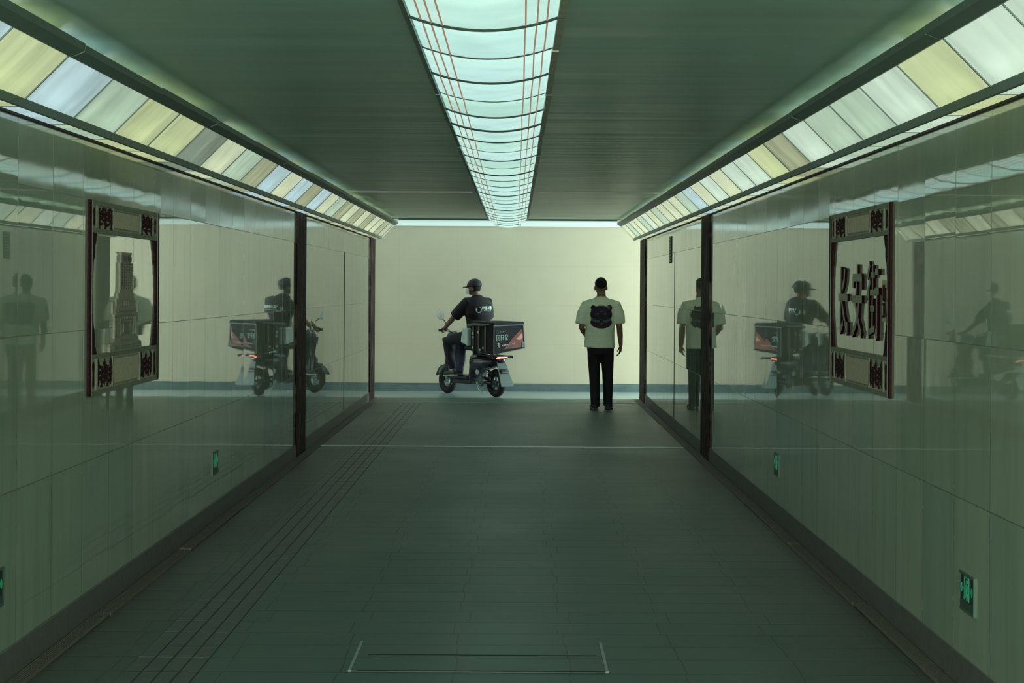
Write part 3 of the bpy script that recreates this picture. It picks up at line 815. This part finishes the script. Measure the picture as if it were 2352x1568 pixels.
# legs
for s, fx, fy in ((-1, -.085, -.10), (1, .085, .06)):
    b.tube([(-.01+s*.085, 0, .86), (-.012+s*.088, .01, .70), (s*.082-.005, .02+fy*.3, .48), (s*.083, .0+fy*.6, .28), (fx, -.01+fy, .09)],
           [.092, .085, .058, .054, .040], 14)
    b.tube([(fx, -.03+fy, .05), (fx+s*.012, .10+fy, .04), (fx+s*.02, .17+fy, .032)], [(.040, .038), (.045, .032), (.038, .024)], 12, ref=(1,0,0))
# right arm hangs, left arm bent forward
sh = Vector((.185, -.005, 1.365)); el = Vector((.232, -.035, 1.08)); wr = Vector((.252, .01, .845))
b.tube([sh-Vector((.05,0,0)), sh, (sh+el)/2, el, el*.55+wr*.45, wr], [.06, .058, .047, .040, .038, .026], 12)
hand(b, wr, (-.06, .10, -1), (.9, -.4, 0), 1, .175, .55, 1)
sh = Vector((-.205, -.005, 1.36)); el = Vector((-.262, -.02, 1.07)); wr = Vector((-.20, .20, .96))
b.tube([sh+Vector((.05,0,0)), sh, (sh+el)/2, el, el*.55+wr*.45, wr], [.06, .058, .047, .041, .037, .026], 12)
hand(b, wr, (.5, .9, .05), (0, 0, 1), 1, .175, .8, -1)
b.build('body', M['skin'], man, remesh=.0062, relax=2)
face_parts(man, (-.012, .02, 1.605), (0, 1, -.12), .24)
# hair: cap of short hair, fading at the nape
hb = MB(); c = Vector((-.012, .010, 1.628))
def hairf(u, v):
    th = 2*PI*u; ph = v*PI*.60
    back = max(0, -math.sin(th)); front = max(0, math.sin(th))
    ph = v*PI*(.50+.17*back**2-.08*front)
    rr = 1+.012*math.sin(9*th)*math.sin(ph)+.01*math.sin(23*th+5*v)-.10*max(0, v-.72)/.28
    return (c.x+.083*rr*math.cos(th)*math.sin(ph), c.y+.108*rr*math.sin(th)*math.sin(ph), c.z+.101*rr*math.cos(ph))
hb.grid(hairf, 40, 14)
hb.build('hair', M['hair'], man, smooth=True, solid=.006)
# T-shirt: loose, boxy
t = MB()
t.tube([(-.008, 0, 1.475), (-.008, -.004, 1.445), (-.010, -.008, 1.405), (-.012, -.01, 1.34), (-.02, -.01, 1.22), (-.022, -.008, 1.08), (-.026, -.005, .93), (-.030, 0, .812)],
       [(.070, .066), (.118, .088), (.178, .110), (.215, .128), (.205, .14), (.192, .145), (.196, .15), (.206, .155)], 28, ref=(1,0,0), round_ends=False)
t.tube([(.10, 0, 1.405), (.185, -.003, 1.365), (.225, -.01, 1.25), (.240, -.02, 1.125)], [(.05, .07), (.072, .085), (.075, .084), (.070, .084)], 18, ref=(1,0,0), round_ends=False)
t.tube([(-.12, 0, 1.405), (-.205, -.003, 1.362), (-.252, -.01, 1.25), (-.278, -.02, 1.115)], [(.05, .07), (.072, .085), (.077, .084), (.072, .084)], 18, ref=(1,0,0), round_ends=False)
tee = t.build('t_shirt', M['tee'], man, remesh=.010, relax=3)
# folds of the cloth
for x0, z0, x1, z1, rr in ((.06, 1.06, -.06, .90, .012), (-.14, 1.10, -.03, .98, .009), (.17, 1.30, .20, 1.16, .012), (-.18, 1.32, -.22, 1.18, .012)):
    pass
# back print: a rounded head shape with two ears, crossed by a light band
pb = MB(); cz, cx = 1.225, -.012
def onback(x, zz, d=0.0):
    xx = (x+.016)/.212
    return (x, -.010-(.141+d)*math.sqrt(max(.05, 1-min(.93, xx*xx))), zz)
def blob(mb, cx, cz, rx, rz, d, n=20, m=6):
    def g(u, v): 
        return onback(cx+rx*v*math.cos(2*PI*u), cz+rz*v*math.sin(2*PI*u), d)
    mb.grid(g, n, m)
blob(pb, cx, cz+.020, .142, .118, .006, 28); blob(pb, cx-.05, cz+.055, .085, .075, .0062, 24); blob(pb, cx+.05, cz+.055, .085, .075, .0063, 24)
blob(pb, cx-.104, cz+.108, .034, .034, .0065); blob(pb, cx+.106, cz+.108, .036, .038, .0065)
blob(pb, cx, cz-.080, .140, .082, .0059, 28)
pb.build('back_print', M['print'], tee, smooth=True, solid=.004)
pb = MB()
for s in (-1, 1):
    pts = [(cx+s*.020, cz-.052), (cx+s*.055, cz-.050), (cx+s*.095, cz-.038), (cx+s*.132, cz-.018)]
    pts2 = [(a, b_-.034) for a, b_ in pts]
    for i in range(3):
        q = [onback(*pts[i], .010), onback(*pts[i+1], .010), onback(*pts2[i+1], .010), onback(*pts2[i], .010)]
        pb._f([pb.bm.verts.new(v) for v in q])
blob(pb, cx+.0, cz+.062, .014, .014, .010, 12, 2); blob(pb, cx+.098, cz+.112, .022, .024, .010, 12, 2); blob(pb, cx, cz-.10, .016, .02, .010, 12, 2)
blob(pb, cx-.045, cz+.03, .018, .012, .010, 12, 2); blob(pb, cx+.05, cz+.03, .018, .012, .010, 12, 2)
pb.build('print_highlight', simple('dark blue green band', (.075, .125, .105), .8, var=.4, scale=40), tee, solid=.002)
pb = MB()
for i in range(6):
    x = cx-.035+i*.014
    pb.box(Vector(onback(x, 1.357, .006)), (.008, .006, .012))
pb.build('print_lettering', M['print2'], tee)
# trousers
p = MB()
p.tube([(-.018, 0, .86), (-.016, 0, .80), (-.014, .0, .72)], [(.178, .128), (.176, .132), (.165, .125)], 24, ref=(1,0,0), round_ends=False)
for s, fx, fy in ((-1, -.085, -.10), (1, .088, .06)):
    p.tube([(-.012+s*.080, 0, .80), (-.010+s*.088, .01, .66), (-.004+s*.088, .02+fy*.3, .48), (s*.087, fy*.6, .28), (fx+.002, -.012+fy, .10), (fx+.002, -.012+fy, .045)],
           [(.095, .115), (.085, .100), (.073, .080), (.066, .072), (.060, .068), (.060, .072)], 18, ref=(1,0,0), round_ends=False)
p.build('trousers', M['black'], man, remesh=.009, relax=2)
for s, fx, fy in ((-1, -.088, -.10), (1, .094, .06)):
    q = MB(); tx = fx+s*.02
    q.tube([(fx, -.06+fy, .045), (fx, -.01+fy, .05), (fx+s*.012, .08+fy, .042), (tx, .16+fy, .036)], [(.042, .042), (.047, .045), (.052, .038), (.046, .032)], 14, ref=(1,0,0))
    q.b2(fx-.045, fx+.045, -.095+fy, -.03+fy, .0, .03)
    q.b2(fx-.05+s*.008, fx+.05+s*.008, -.05+fy, .19+fy, .0, .02)
    q.build('shoe', M['blackshoe'], man, remesh=.006, relax=2)

# ------------------------------------------------------------------ delivery scooter and its rider
D = Vector((-.593, .805, 0)).normalized(); Lf = Vector((D.y*-1, D.x, 0)); Lf = Vector((-.805, -.593, 0)).normalized()
ang = math.atan2(D.y, D.x)
PR = Vector((-.277, 28.86, 0))
# local frame: +x forward, +y left, +z up
M['sc_body'] = simple('dark blue purple scooter plastic', (.028, .028, .045), .25, var=.2)
M['sc_black'] = simple('black scooter plastic', (.010, .009, .012), .45, var=.3)
M['sc_grey'] = simple('grey green mudguard', (.085, .125, .115), .45, var=.2)
M['tyre'] = simple('rubber tyre', (.012, .008, .011), .75, var=.3, scale=30)
M['rim'] = simple('lit alloy rim', (.40, .52, .52), .35, .5)
M['rim_shaded'] = simple('shaded alloy rim', (.09, .12, .12), .4, .3)  # copies of one alloy: lit front, shaded rear put into the colour
M['chrome'] = simple('chrome', (.6, .66, .64), .15, .9)
M['seat'] = simple('black seat vinyl', (.012, .010, .014), .4)
M['tail'] = emis('lit tail light', (1.0, .30, .20), 2.2, (.5,.05,.04))
M['boxcloth'] = simple('dark box fabric', (.010, .005, .009), .9, var=.4, scale=10)
M['boxtrim'] = simple('grey green piping', (.075, .11, .10), .6, var=.3)
M['boxred'] = simple('faded red panel', (.20, .035, .025), .7, var=.8, scale=9)
M['ink'] = simple('pale lettering', (.22, .31, .27), .6, var=.3, scale=40)
M['ink2'] = simple('white lettering', (.52, .62, .52), .6, var=.2, scale=30)
M['bluehl'] = simple('blue side highlight', (.10, .20, .24), .3, var=.3)  # highlight on the glossy side panel, painted as a blue strip
scoot = empty('scooter', tuple(PR), ang, 'dark delivery scooter with lit red tail light, turning past the end of the passage', 'scooter')
def wheel(x, R, name):
    w = MB(); w.torus((x, 0, R), R-.054, .054, (0,1,0), 40, 12, flat=.95)
    wo = w.build('wheel', M['tyre'], scoot, smooth=True)
    w = MB(); w.torus((x, 0, R), R-.090, .016, (0,1,0), 36, 8, flat=2.0)
    w.tube([(x, -.05, R), (x, .05, R)], [.035, .035], 16, round_ends=False)
    for i in range(5):
        a = i*2*PI/5+.3
        w.tube([(x+.03*math.cos(a), 0, R+.03*math.sin(a)), (x+(R-.092)*math.cos(a), 0, R+(R-.092)*math.sin(a))], [(.014, .02), (.011, .018)], 8, ref=(0,1,0))
    w.build('rim', M['rim'] if name == 'front' else M['rim_shaded'], wo, smooth=True)
    return wo
wheel(0, .205, 'rear'); wheel(1.24, .205, 'front')
# front fork, fender, leg shield, steering column
m = MB()
for s in (-1, 1): m.tube([(1.24, s*.075, .205), (1.15, s*.075, .44)], [.018, .022], 10)
m.tube([(1.16, 0, .43), (1.02, 0, .88)], [.03, .028], 12); m.build('fork', M['sc_black'], scoot, smooth=True)
m = MB()
m.grid(lambda u, v: (1.24+.228*math.cos(.25+u*2.1), (v-.5)*.13, .205+.228*math.sin(.25+u*2.1)+.012*(1-(2*v-1)**2)), 14, 6)
m.build('front_fender', M['sc_grey'], scoot, smooth=True, solid=.006)
m = MB()
m.grid(lambda u, v: (1.10-.13*u-.05*(2*v-1)**2+.03*math.sin(PI*u), (v-.5)*(.36-.10*abs(2*u-.8)), .30+.52*u), 10, 10)
m.build('leg_shield', M['sc_body'], scoot, smooth=True, solid=.035)
m = MB(); m.ball((1.10, 0, .84), (.085, .11, .10), 16, 10)
m.build('front_cowl', M['sc_body'], scoot, smooth=True)
m = MB(); m.ball((1.165, 0, .84), (.03, .06, .05), 14, 8); m.build('headlight', M['chrome'], scoot, smooth=True)
hb_ = MB(); hb_.tube([(.93, .36, .955), (.95, .20, .95), (1.0, 0, .90), (.95, -.20, .95), (.93, -.36, .955)], [.013]*5, 10)
hbo = hb_.build('handlebar', M['sc_black'], scoot, smooth=True)
for s in (-1, 1):
    m = MB(); m.tube([(.925, s*.375, .955), (.945, s*.24, .952)], [.019, .019], 12, round_ends=False)
    m.build('grip', M['sc_black'], hbo, smooth=True)
    m = MB(); m.tube([(.965, s*.22, .955), (.985, s*.28, .965), (.985, s*.37, .975)], [.006, .005, .005], 8); m.build('brake_lever', M['chrome'], hbo)
    st = MB(); st.tube([(.955, s*.20, .96), (.955, s*.24, 1.07), (.985, s*.285, 1.135)], [.006]*3, 8)
    sto = st.build('mirror_stem', M['sc_black'], scoot, smooth=True)
    Rm = Matrix.Rotation(-ang, 3, 'Z') @ Matrix.Rotation(math.radians(-22), 3, 'Y')
    m = MB(); m.ball((1.0, s*.305, 1.175), (.049, .014, .072), 18, 12, Rm)
    mo = m.build('mirror_housing', M['sc_black'], sto, smooth=True)
    m = MB(); cen = Vector((1.0, s*.305, 1.175)); 
    m.ball(cen+Rm@Vector((0, -.010, 0)), (.046, .010, .069), 18, 10, Rm)
    m.build('mirror_glass', simple('mirror glass', (.95,1,.97), .6, .0, var=.01), sto, smooth=True)  # white colour stands in for daylight reflected in the mirror
# footboard and under-frame
m = MB(); m.b2(.52, 1.06, -.165, .165, .245, .30); m.build('footboard', M['sc_body'], scoot, bevel=.02)
m = MB(); m.b2(.50, .98, -.10, .10, .17, .25); m.build('battery_tray', M['sc_black'], scoot, bevel=.02)
# rear body shell: lofted
m = MB()
m.tube([(.47, 0, .40), (.44, 0, .46), (.34, 0, .50), (.15, 0, .50), (-.05, 0, .52), (-.14, 0, .54)],
       [(.125, .12), (.16, .16), (.175, .14), (.165, .10), (.12, .06), (.07, .035)], 18, ref=(0,1,0))
m.tube([(.48, 0, .27), (.44, 0, .45)], [(.15, .08), (.16, .09)], 14, ref=(0,1,0))
m.build('rear_body', M['sc_body'], scoot, remesh=.012, relax=3)
for s in (-1, 1):
    m = MB(); m.tube([(.44, s*.150, .56), (.36, s*.168, .585), (.26, s*.162, .59)], [(.010, .018), (.012, .03), (.006, .012)], 10, ref=(0,1,0))
    m.build('side_highlight', M['bluehl'], scoot, smooth=True)
m = MB(); m.tube([(.66, 0, .70), (.52, 0, .705), (.40, 0, .71), (.29, 0, .72)], [(.11, .040), (.15, .05), (.15, .05), (.12, .04)], 16, ref=(0,1,0))
m.build('seat', M['seat'], scoot, smooth=True)
# swing arm, motor, shock absorbers, stand
m = MB()
for s in (-1, 1): m.tube([(.42, s*.09, .26), (.20, s*.10, .22), (0, s*.085, .205)], [.026, .024, .022], 10)
m.build('swing_arm', M['sc_black'], scoot, smooth=True)
m = MB(); m.torus((.20, .13, .225), .055, .022, (0,1,0), 24, 8); m.disc((.20, .125, .225), .05, .04, (0,1,0))
m.build('motor_cover', M['sc_grey'], scoot, smooth=True)
for s in (-1, 1):
    m = MB(); m.tube([(.02, s*.10, .25), (.08, s*.10, .55)], [.014, .014], 10)
    for i in range(8): m.torus((.03+i*.0065, s*.10, .31+i*.026), .023, .006, (.2,0,1), 14, 6)
    m.build('shock_absorber', M['sc_black'], scoot, smooth=True)
m = MB(); m.tube([(.36, .10, .22), (.22, .15, .10), (.12, .17, .075)], [.010, .010, .010], 8); m.tube([(.84, .14, .245), (.74, .26, .175), (.70, .30, .17)], [.009]*3, 8)
m.build('side_stand', M['chrome'], scoot, smooth=True)
m = MB(); m.ball((.27, .15, .36), (.030, .02, .04), 12, 8); m.build('reflector', M['ink2'], scoot, smooth=True)
# rear rack
m = MB()
for s in (-1, 1):
    m.tube([(.32, s*.13, .612), (-.20, s*.14, .590)], [.011, .011], 8)
    m.tube([(-.05, s*.14, .60), (.02, s*.10, .50)], [.009, .009], 8)
for x in (.2, 0, -.18): m.tube([(x, -.14, .602), (x, .14, .602)], [.010, .010], 8)
m.build('rear_rack', M['sc_black'], scoot, smooth=True)
# mudguard and flap, tail light
m = MB()
m.grid(lambda u, v: (.235*math.cos(1.15+u*1.5)-.0, (v-.5)*.14, .205+.25*math.sin(1.15+u*1.5)+.03), 12, 4)
m.build('rear_fender', M['sc_black'], scoot, smooth=True, solid=.006)
m = MB(); m.hexa([(-.285, -.115, .165), (-.285, .115, .165), (-.275, .115, .165), (-.275, -.115, .165), (-.10, -.075, .56), (-.10, .075, .56), (-.09, .075, .56), (-.09, -.075, .56)])
m.build('mud_flap', M['sc_grey'], scoot, bevel=.004)
m = MB(); m.b2(-.14, -.02, -.10, .12, .555, .61); m.build('tail_housing', M['sc_black'], scoot, bevel=.01)
m = MB(); m.tube([(-.15, .090, .575), (-.155, .03, .583), (-.15, -.075, .592)], [.019, .012, .017], 12)
m.build('tail_light', M['tail'], scoot, smooth=True)
for s in (-1, 1):
    m = MB(); m.ball((-.12, s*.20, .585), (.018, .012, .022), 10, 8); m.tube([(-.11, s*.11, .58), (-.12, s*.19, .585)], [.006, .006], 6); m.build('turn_signal', M['sc_black'], scoot, smooth=True)

# --- insulated delivery box on the rack
bx = empty('delivery_box', tuple(PR), ang, 'large dark insulated delivery box with red corner and pale lettering, strapped on the scooter rack', 'delivery box')
x0, x1, yl, yr = -.33, .24, .295, -.235
A = [(x0, yr-.02, .775), (x0, yl, .695), (x1, yl, .695), (x1, yr-.02, .775)]
T = [(x0, yr, 1.085), (x0, yl, 1.075), (x1, yl, 1.085), (x1, yr, 1.085)]
# bottom outline follows the sagging cloth
A = [(x0, yr-.03, .715), (x0, yl, .625), (x1, yl, .665), (x1, yr-.03, .715)]
MB().hexa([A[0], A[1], A[2], A[3], T[0], T[1], T[2], T[3]]).build('box_body', M['boxcloth'], bx, bevel=.02)
m = MB(); m.hexa([(x0-.012, yr-.012, 1.035), (x0-.012, yl+.012, 1.03), (x1+.012, yl+.012, 1.045), (x1+.012, yr-.012, 1.045), (x0-.012, yr-.012, 1.10), (x0-.012, yl+.012, 1.088), (x1+.012, yl+.012, 1.11), (x1+.012, yr-.012, 1.105)])
m.build('lid', M['boxcloth'], bx, bevel=.015)
def onrear(a, b, t):   # a 0..1 from image-left (yl) to right (yr), b 0..1 bottom to top
    lo = Vector(A[1]).lerp(Vector(A[0]), a); hi = Vector(T[1]).lerp(Vector(T[0]), a)
    p = lo.lerp(hi, b); p.x -= t; return tuple(p)
m = MB()
m.prism([(-.01, .905), (1.01, .905), (1.01, .945), (-.01, .945)], onrear, .0, .016)
m.prism([(0, .0), (.02, .0), (.02, 1), (0, 1)], onrear, .0, .010); m.prism([(.975, .0), (1, .0), (1, 1), (.975, 1)], onrear, .0, .010)
m.prism([(0, .0), (1, .0), (1, .025), (0, .025)], onrear, .0, .010)
m.build('piping', M['boxtrim'], bx)
m = MB(); m.prism([(.30, .12), (.90, .08), (.97, .30), (.97, .80), (.82, .66), (.60, .44), (.42, .20)], onrear, .0, .004)
m.build('red_panel', M['boxred'], bx)
m = MB(); m.prism([(.90, .06), (.985, .05), (.985, .28), (.92, .26)], onrear, .0, .008); m.build('corner_patch', M['boxtrim'], bx)
m = MB(); m.prism([(.72,.40),(.95,.62),(.95,.42),(.86,.36)], onrear, .003, .006); m.build('pale_red_streak', simple('pale red streak', (.50,.24,.17), .6), bx)
def glyph(mb, a, b, w, h, kind, fnx, t0, t1, th=.010):
    K = [[[(0,1),(1,1),(1,0),(0,0),(0,1)],[(.2,.68),(.8,.68)],[(.5,.85),(.5,.2)],[(.2,.35),(.8,.35)]],
         [[(.1,1),(.1,0)],[(-.05,.6),(.35,.6)],[(.5,.9),(1,.9),(.8,.5)],[(.5,.5),(1,.5)],[(.75,.5),(.75,0)]],
         [[(.5,1),(0,.6)],[(.5,1),(1,.6)],[(.2,.55),(.8,.55)],[(.2,.3),(.8,.3)],[(.5,.55),(.5,0)],[(.1,0),(.9,0)]],
         [[(0,.9),(1,.9)],[(.5,1),(.5,.5)],[(.1,.55),(.9,.55)],[(.5,.5),(.1,0)],[(.5,.4),(.9,0)]]][kind % 4]
    for path in K:
        for (p, q), (r, s) in zip(path, path[1:]):
            ax, ay, bx_, by = a+p*w, b+q*h, a+r*w, b+s*h
            L = math.hypot(bx_-ax, by-ay) or 1e-6; nx, ny = -(by-ay)/L*th/2, (bx_-ax)/L*th/2
            mb.prism([(ax+nx, ay+ny), (ax-nx, ay-ny), (bx_-nx, by-ny), (bx_+nx, by+ny)], fnx, t0, t1)
m = MB()
for i in range(3): glyph(m, .10+i*.135, .44, .105, .17, i, onrear, .0, .005, .022)
glyph(m, .12, .20, .09, .16, 3, onrear, 0, .005, .022)
for i in range(8): m.prism([(.28+i*.052, .235), (.315+i*.052, .235), (.315+i*.052, .275), (.28+i*.052, .275)], onrear, 0, .005)
m.build('lettering', M['ink'], bx)
m = MB(); m.torus(Vector(onrear(.13, .72, .002)), .022, .004, (1,0,0), 18, 6)
for i in range(4): m.prism([(.20+i*.055, .70), (.24+i*.055, .70), (.24+i*.055, .75), (.20+i*.055, .75)], onrear, 0, .004)
m.build('small_logo', M['boxtrim'], bx)
# strap buckles and pocket on the left side of the box
m = MB()
for xx in (.16, .02, -.14): m.b2(xx-.02, xx+.02, yl-.002, yl+.008, .66, 1.06)
m.build('strap', M['sc_black'], bx)
for xx, zz in ((.155, .925), (.02, .945), (.15, .87), (.16, .72), (-.10, .72), (-.02, .69)):
    m = MB(); m.ball((xx, yl+.014, zz), (.020, .008, .024 if zz > .9 else .018), 10, 8); m.build('buckle', M['ink2'], bx, smooth=True)
m = MB(); m.tube([(.27, yl+.02, 1.04), (.10, yl+.03, 1.055), (-.10, yl+.03, 1.05), (-.25, yl+.01, 1.06)], [(.018, .02), (.022, .022), (.02, .02), (.012, .012)], 10)
m.build('side_flap', M['boxtrim'], bx, smooth=True)
# translucent plastic bag hanging between rider and box
bg = MB(); bg.hexa([(.27, .22, .74), (.245, .335, .735), (.44, .335, .79), (.46, .22, .80), (.25, .215, .985), (.25, .335, .99), (.40, .335, 1.0), (.40, .215, 1.0)])
bgo = bg.build('plastic_bag', simple('pale blue plastic bag', (.50, .62, .62), .4, var=.25, scale=14), None, bevel=.02)
bgo.location = tuple(PR+Vector((0,0,0))); bgo.rotation_euler = (0, 0, ang)
tag(bgo, 'pale blue-grey plastic bag hanging between the rider and the dark delivery box', 'bag')

# --- rider
rd = empty('person', tuple(PR), ang, 'person in dark cap, white face mask and black logo T-shirt riding the scooter', 'person')
hc = Vector((.535, .03, 1.585))
wf = Vector((-1, .30, -.06))                       # world facing: to the left of the picture
Rz = Matrix.Rotation(-ang, 3, 'Z'); hf = Rz @ wf
b = MB(); head(b, hc, hf, .225)
b.tube([(.52, .015, 1.53), (.50, 0, 1.41)], [(.055, .055), (.062, .062)], 12)
b.tube([(.50, 0, 1.42), (.49, 0, 1.35), (.46, 0, 1.20), (.43, 0, 1.05), (.42, 0, .90), (.44, 0, .85)],
       [(.10, .07), (.185, .10), (.165, .115), (.14, .11), (.155, .12), (.14, .09)], 18, ref=(0,1,0))
for s in (-1, 1):
    sh = Vector((.49, s*.19, 1.35)); el = Vector((.66, s*.325, 1.125)); wr = Vector((.86, s*.315, .995))
    b.tube([sh-Vector((0, s*.05, 0)), sh, (sh+el)/2, el, el*.5+wr*.5, wr], [.06, .057, .046, .040, .036, .026], 12)
    # fingers wrap the grip: hand points forward, palm down
    hand(b, wr, (.72, -s*.05, -.22), (.2, 0, 1), 1, .165, 1.35, s)
    hip = Vector((.44, s*.09, .86)); kn = Vector((.84, s*.30 if s > 0 else s*.24, .80)); an = Vector((.78, s*.235, .375))
    b.tube([hip, (hip+kn)/2, kn, kn*.5+an*.5, an], [.095, .085, .062, .054, .038], 14)
    b.tube([an+Vector((-.03, 0, -.03)), an+Vector((.08, .01*s, -.05)), an+Vector((.15, .01*s, -.06))], [.036, .034, .026], 10)
b.build('body', M['skin2'], rd, remesh=.0062, relax=2)
face_parts(rd, hc, hf, .225)
# mask
R3 = Matrix((hf.cross(Vector((0,0,1))).normalized(), hf.normalized(), Vector((0,0,1)))).transposed()
m = MB(); m.grid(lambda u, v: hc + R3 @ Vector((.070*math.sin((u-.5)*2.5), .026+.086*math.cos((u-.5)*2.5), -.012-.075*v)), 12, 6)
mk = m.build('face_mask', simple('white mask', (.62,.72,.66), .7, var=.03), rd, smooth=True, solid=.005)
m = MB()
for s in (-1, 1): m.tube([hc+R3@Vector((s*.066, .045, -.03)), hc+R3@Vector((s*.080, -.002, -.02))], [.002, .002], 6)
m.build('ear_loop', M['ink2'], mk)
# cap
up = Vector((0,0,1))
m = MB()
m.grid(lambda u, v: hc + R3 @ Vector((.090*math.cos(2*PI*u)*math.sin(v*PI*.5), -.008+.110*math.sin(2*PI*u)*math.sin(v*PI*.5), .018+.112*math.cos(v*PI*.5)**.85)), 30, 10)
cap = m.build('cap', simple('dark purple cap', (.018, .013, .022), .7, var=.2), rd, smooth=True, solid=.008)
m = MB(); m.grid(lambda u, v: hc + R3 @ Vector((.075*math.cos(PI*u)*(1-.15*v), .085+.085*v*math.sin(PI*u)**.6, .028-.010*v-.012*math.cos(PI*u)**2)), 14, 5)
m.build('brim', simple('cap brim', (.02, .016, .022), .7), cap, smooth=True, solid=.008)
m = MB(); m.grid(lambda u, v: hc + R3 @ Vector((.080*math.cos(PI+PI*u)*(1-.1*v), -.008-(.096-.012*v)*math.sin(PI*u), .02-.068*v)), 16, 4)
m.build('hair', M['hair'], rd, smooth=True, solid=.008)
# shirt
M['shirt'] = simple('black shirt cloth', (.006, .003, .006), .8, var=.3, scale=8)
m = MB()
m.tube([(.505, 0, 1.475), (.50, 0, 1.435), (.475, 0, 1.39), (.455, 0, 1.31), (.445, 0, 1.20), (.46, 0, 1.10), (.45, 0, .90)],
       [(.066, .065), (.11, .085), (.185, .125), (.228, .155), (.232, .165), (.19, .145), (.18, .14)], 24, ref=(0,1,0), round_ends=False)
for s in (-1, 1):
    sh = Vector((.49, s*.17, 1.365)); el = Vector((.635, s*.305, 1.155))
    m.tube([(.49, s*.09, 1.39), sh, sh.lerp(el, .55), el], [.06, .092, .090, .082], 16, round_ends=False)
shirt = m.build('t_shirt', M['shirt'], rd, remesh=.010, relax=2)
# logo on the back (rear faces -x)
def rback(a, zz, d=.0):       # a lateral (+left)
    k = a/.235
    return Vector((.452-(.158+d)*math.sqrt(max(.06, 1-min(.92, k*k))), a, zz))
m = MB()
pts = [rback(.105+.036*math.cos(t), 1.262+.040*math.sin(t), .008) for t in [PI*.62+i*(2*PI*.80)/20 for i in range(21)]]
m.tube(pts, [.0095]*21, 8)
m.build('ring_logo', M['ink'], shirt, smooth=True)
m = MB()
def fnb(a, b_, t): return tuple(rback(a, b_, .006+t))
for i in range(4):
    a = .052-.046*i; glyph(m, a, 1.272, -.036, .042, i+1, fnb, 0, .006, .0085)
m.build('shirt_lettering', M['ink2'], shirt)
m = MB()
for i in range(9): m.prism([(.050-.020*i, 1.243), (.036-.020*i, 1.243), (.036-.020*i, 1.258), (.050-.020*i, 1.258)], fnb, 0, .005)
m.build('small_lettering', M['boxtrim'], shirt)
# trousers
M['trous'] = simple('dark purple trousers', (.014, .011, .020), .8, var=.3)
m = MB()
m.tube([(.42, 0, .97), (.42, 0, .86)], [(.17, .14), (.165, .12)], 20, ref=(0,1,0), round_ends=False)
for s in (-1, 1):
    hip = Vector((.44, s*.09, .86)); kn = Vector((.84, s*.30 if s > 0 else s*.24, .80)); an = Vector((.785, s*.235, .42))
    m.tube([hip, (hip+kn)/2, kn, kn*.5+an*.5, an], [(.11), (.10), (.078), (.072), (.058)], 16, round_ends=True)
m.build('trousers', M['trous'], rd, remesh=.010, relax=2)
for s in (-1, 1):
    an = Vector((.78, s*.235, .365))
    m = MB(); m.tube([an+Vector((-.06, 0, -.035)), an+Vector((.0, 0, -.03)), an+Vector((.10, .006*s, -.042)), an+Vector((.17, .01*s, -.05))], [.034, .042, .038, .030], 12)
    shoe = m.build('shoe', M['sc_black'], rd, smooth=True)
    m = MB(); m.hexa([an+Vector((-.095, -.035, -.073)), an+Vector((-.095, .035, -.073)), an+Vector((.205, .035, -.085)), an+Vector((.205, -.035, -.085)), an+Vector((-.095, -.035, -.053)), an+Vector((-.095, .035, -.053)), an+Vector((.205, .035, -.065)), an+Vector((.205, -.035, -.065))])
    m.build('sole', M['ink2'], shoe, bevel=.006)
    m = MB(); m.tube([an+Vector((0, 0, -.005)), an+Vector((.004, 0, .05))], [.040, .041], 12, round_ends=False); m.build('sock', M['ink2'], rd, smooth=True)

# ------------------------------------------------------------------ light
sc.world = bpy.data.worlds.new('world'); sc.world.use_nodes = True
bg_ = sc.world.node_tree.nodes['Background']; bg_.inputs[0].default_value = (.75, .95, 1, 1); bg_.inputs[1].default_value = .15
def area(name, loc, direction, sx, sy, power, col):
    l = bpy.data.lights.new(name, 'AREA'); l.shape = 'RECTANGLE'; l.size = sx; l.size_y = sy; l.energy = power; l.color = col
    o = bpy.data.objects.new(name, l); o.location = loc; o.rotation_euler = Vector(direction).to_track_quat('-Z', 'Y').to_euler(); link(o); return o
area('daylight from right stairs', (6.8, 29.4, 1.5), (-1, .02, -.08), 1.9, 2.0, DAY_R, (.74, 1.0, .98))
area('added fill from near end', (-.12, YN+.15, 1.4), (0, 1, .0), 3.4, 2.3, FILL_N, (.80, 1.0, .84))  # added unseen area light, frontal fill on camera-facing surfaces
area('daylight from left stairs', (-6.8, 29.4, 1.5), (1, .02, -.08), 1.9, 2.0, DAY_L, (.85, 1.0, .85))

# ------------------------------------------------------------------ camera
cam = bpy.data.cameras.new('camera'); co = bpy.data.objects.new('camera', cam); link(co)
cam.sensor_width = 36; cam.lens = 70
cam.shift_x = -9/2352; cam.shift_y = -122/2352
co.matrix_world = Matrix.Translation((0, 0, CAMH)) @ Matrix.Rotation(PI/2, 4, 'X') @ Matrix.Rotation(math.radians(.35), 4, 'Z')
sc.camera = co
sc.view_settings.view_transform = 'Standard'; sc.view_settings.look = 'None'
sc.view_settings.exposure = 0.08; sc.view_settings.gamma = 1
sc.cycles.use_denoising = True
sc.cycles.max_bounces = 10; sc.cycles.glossy_bounces = 6; sc.cycles.diffuse_bounces = 5
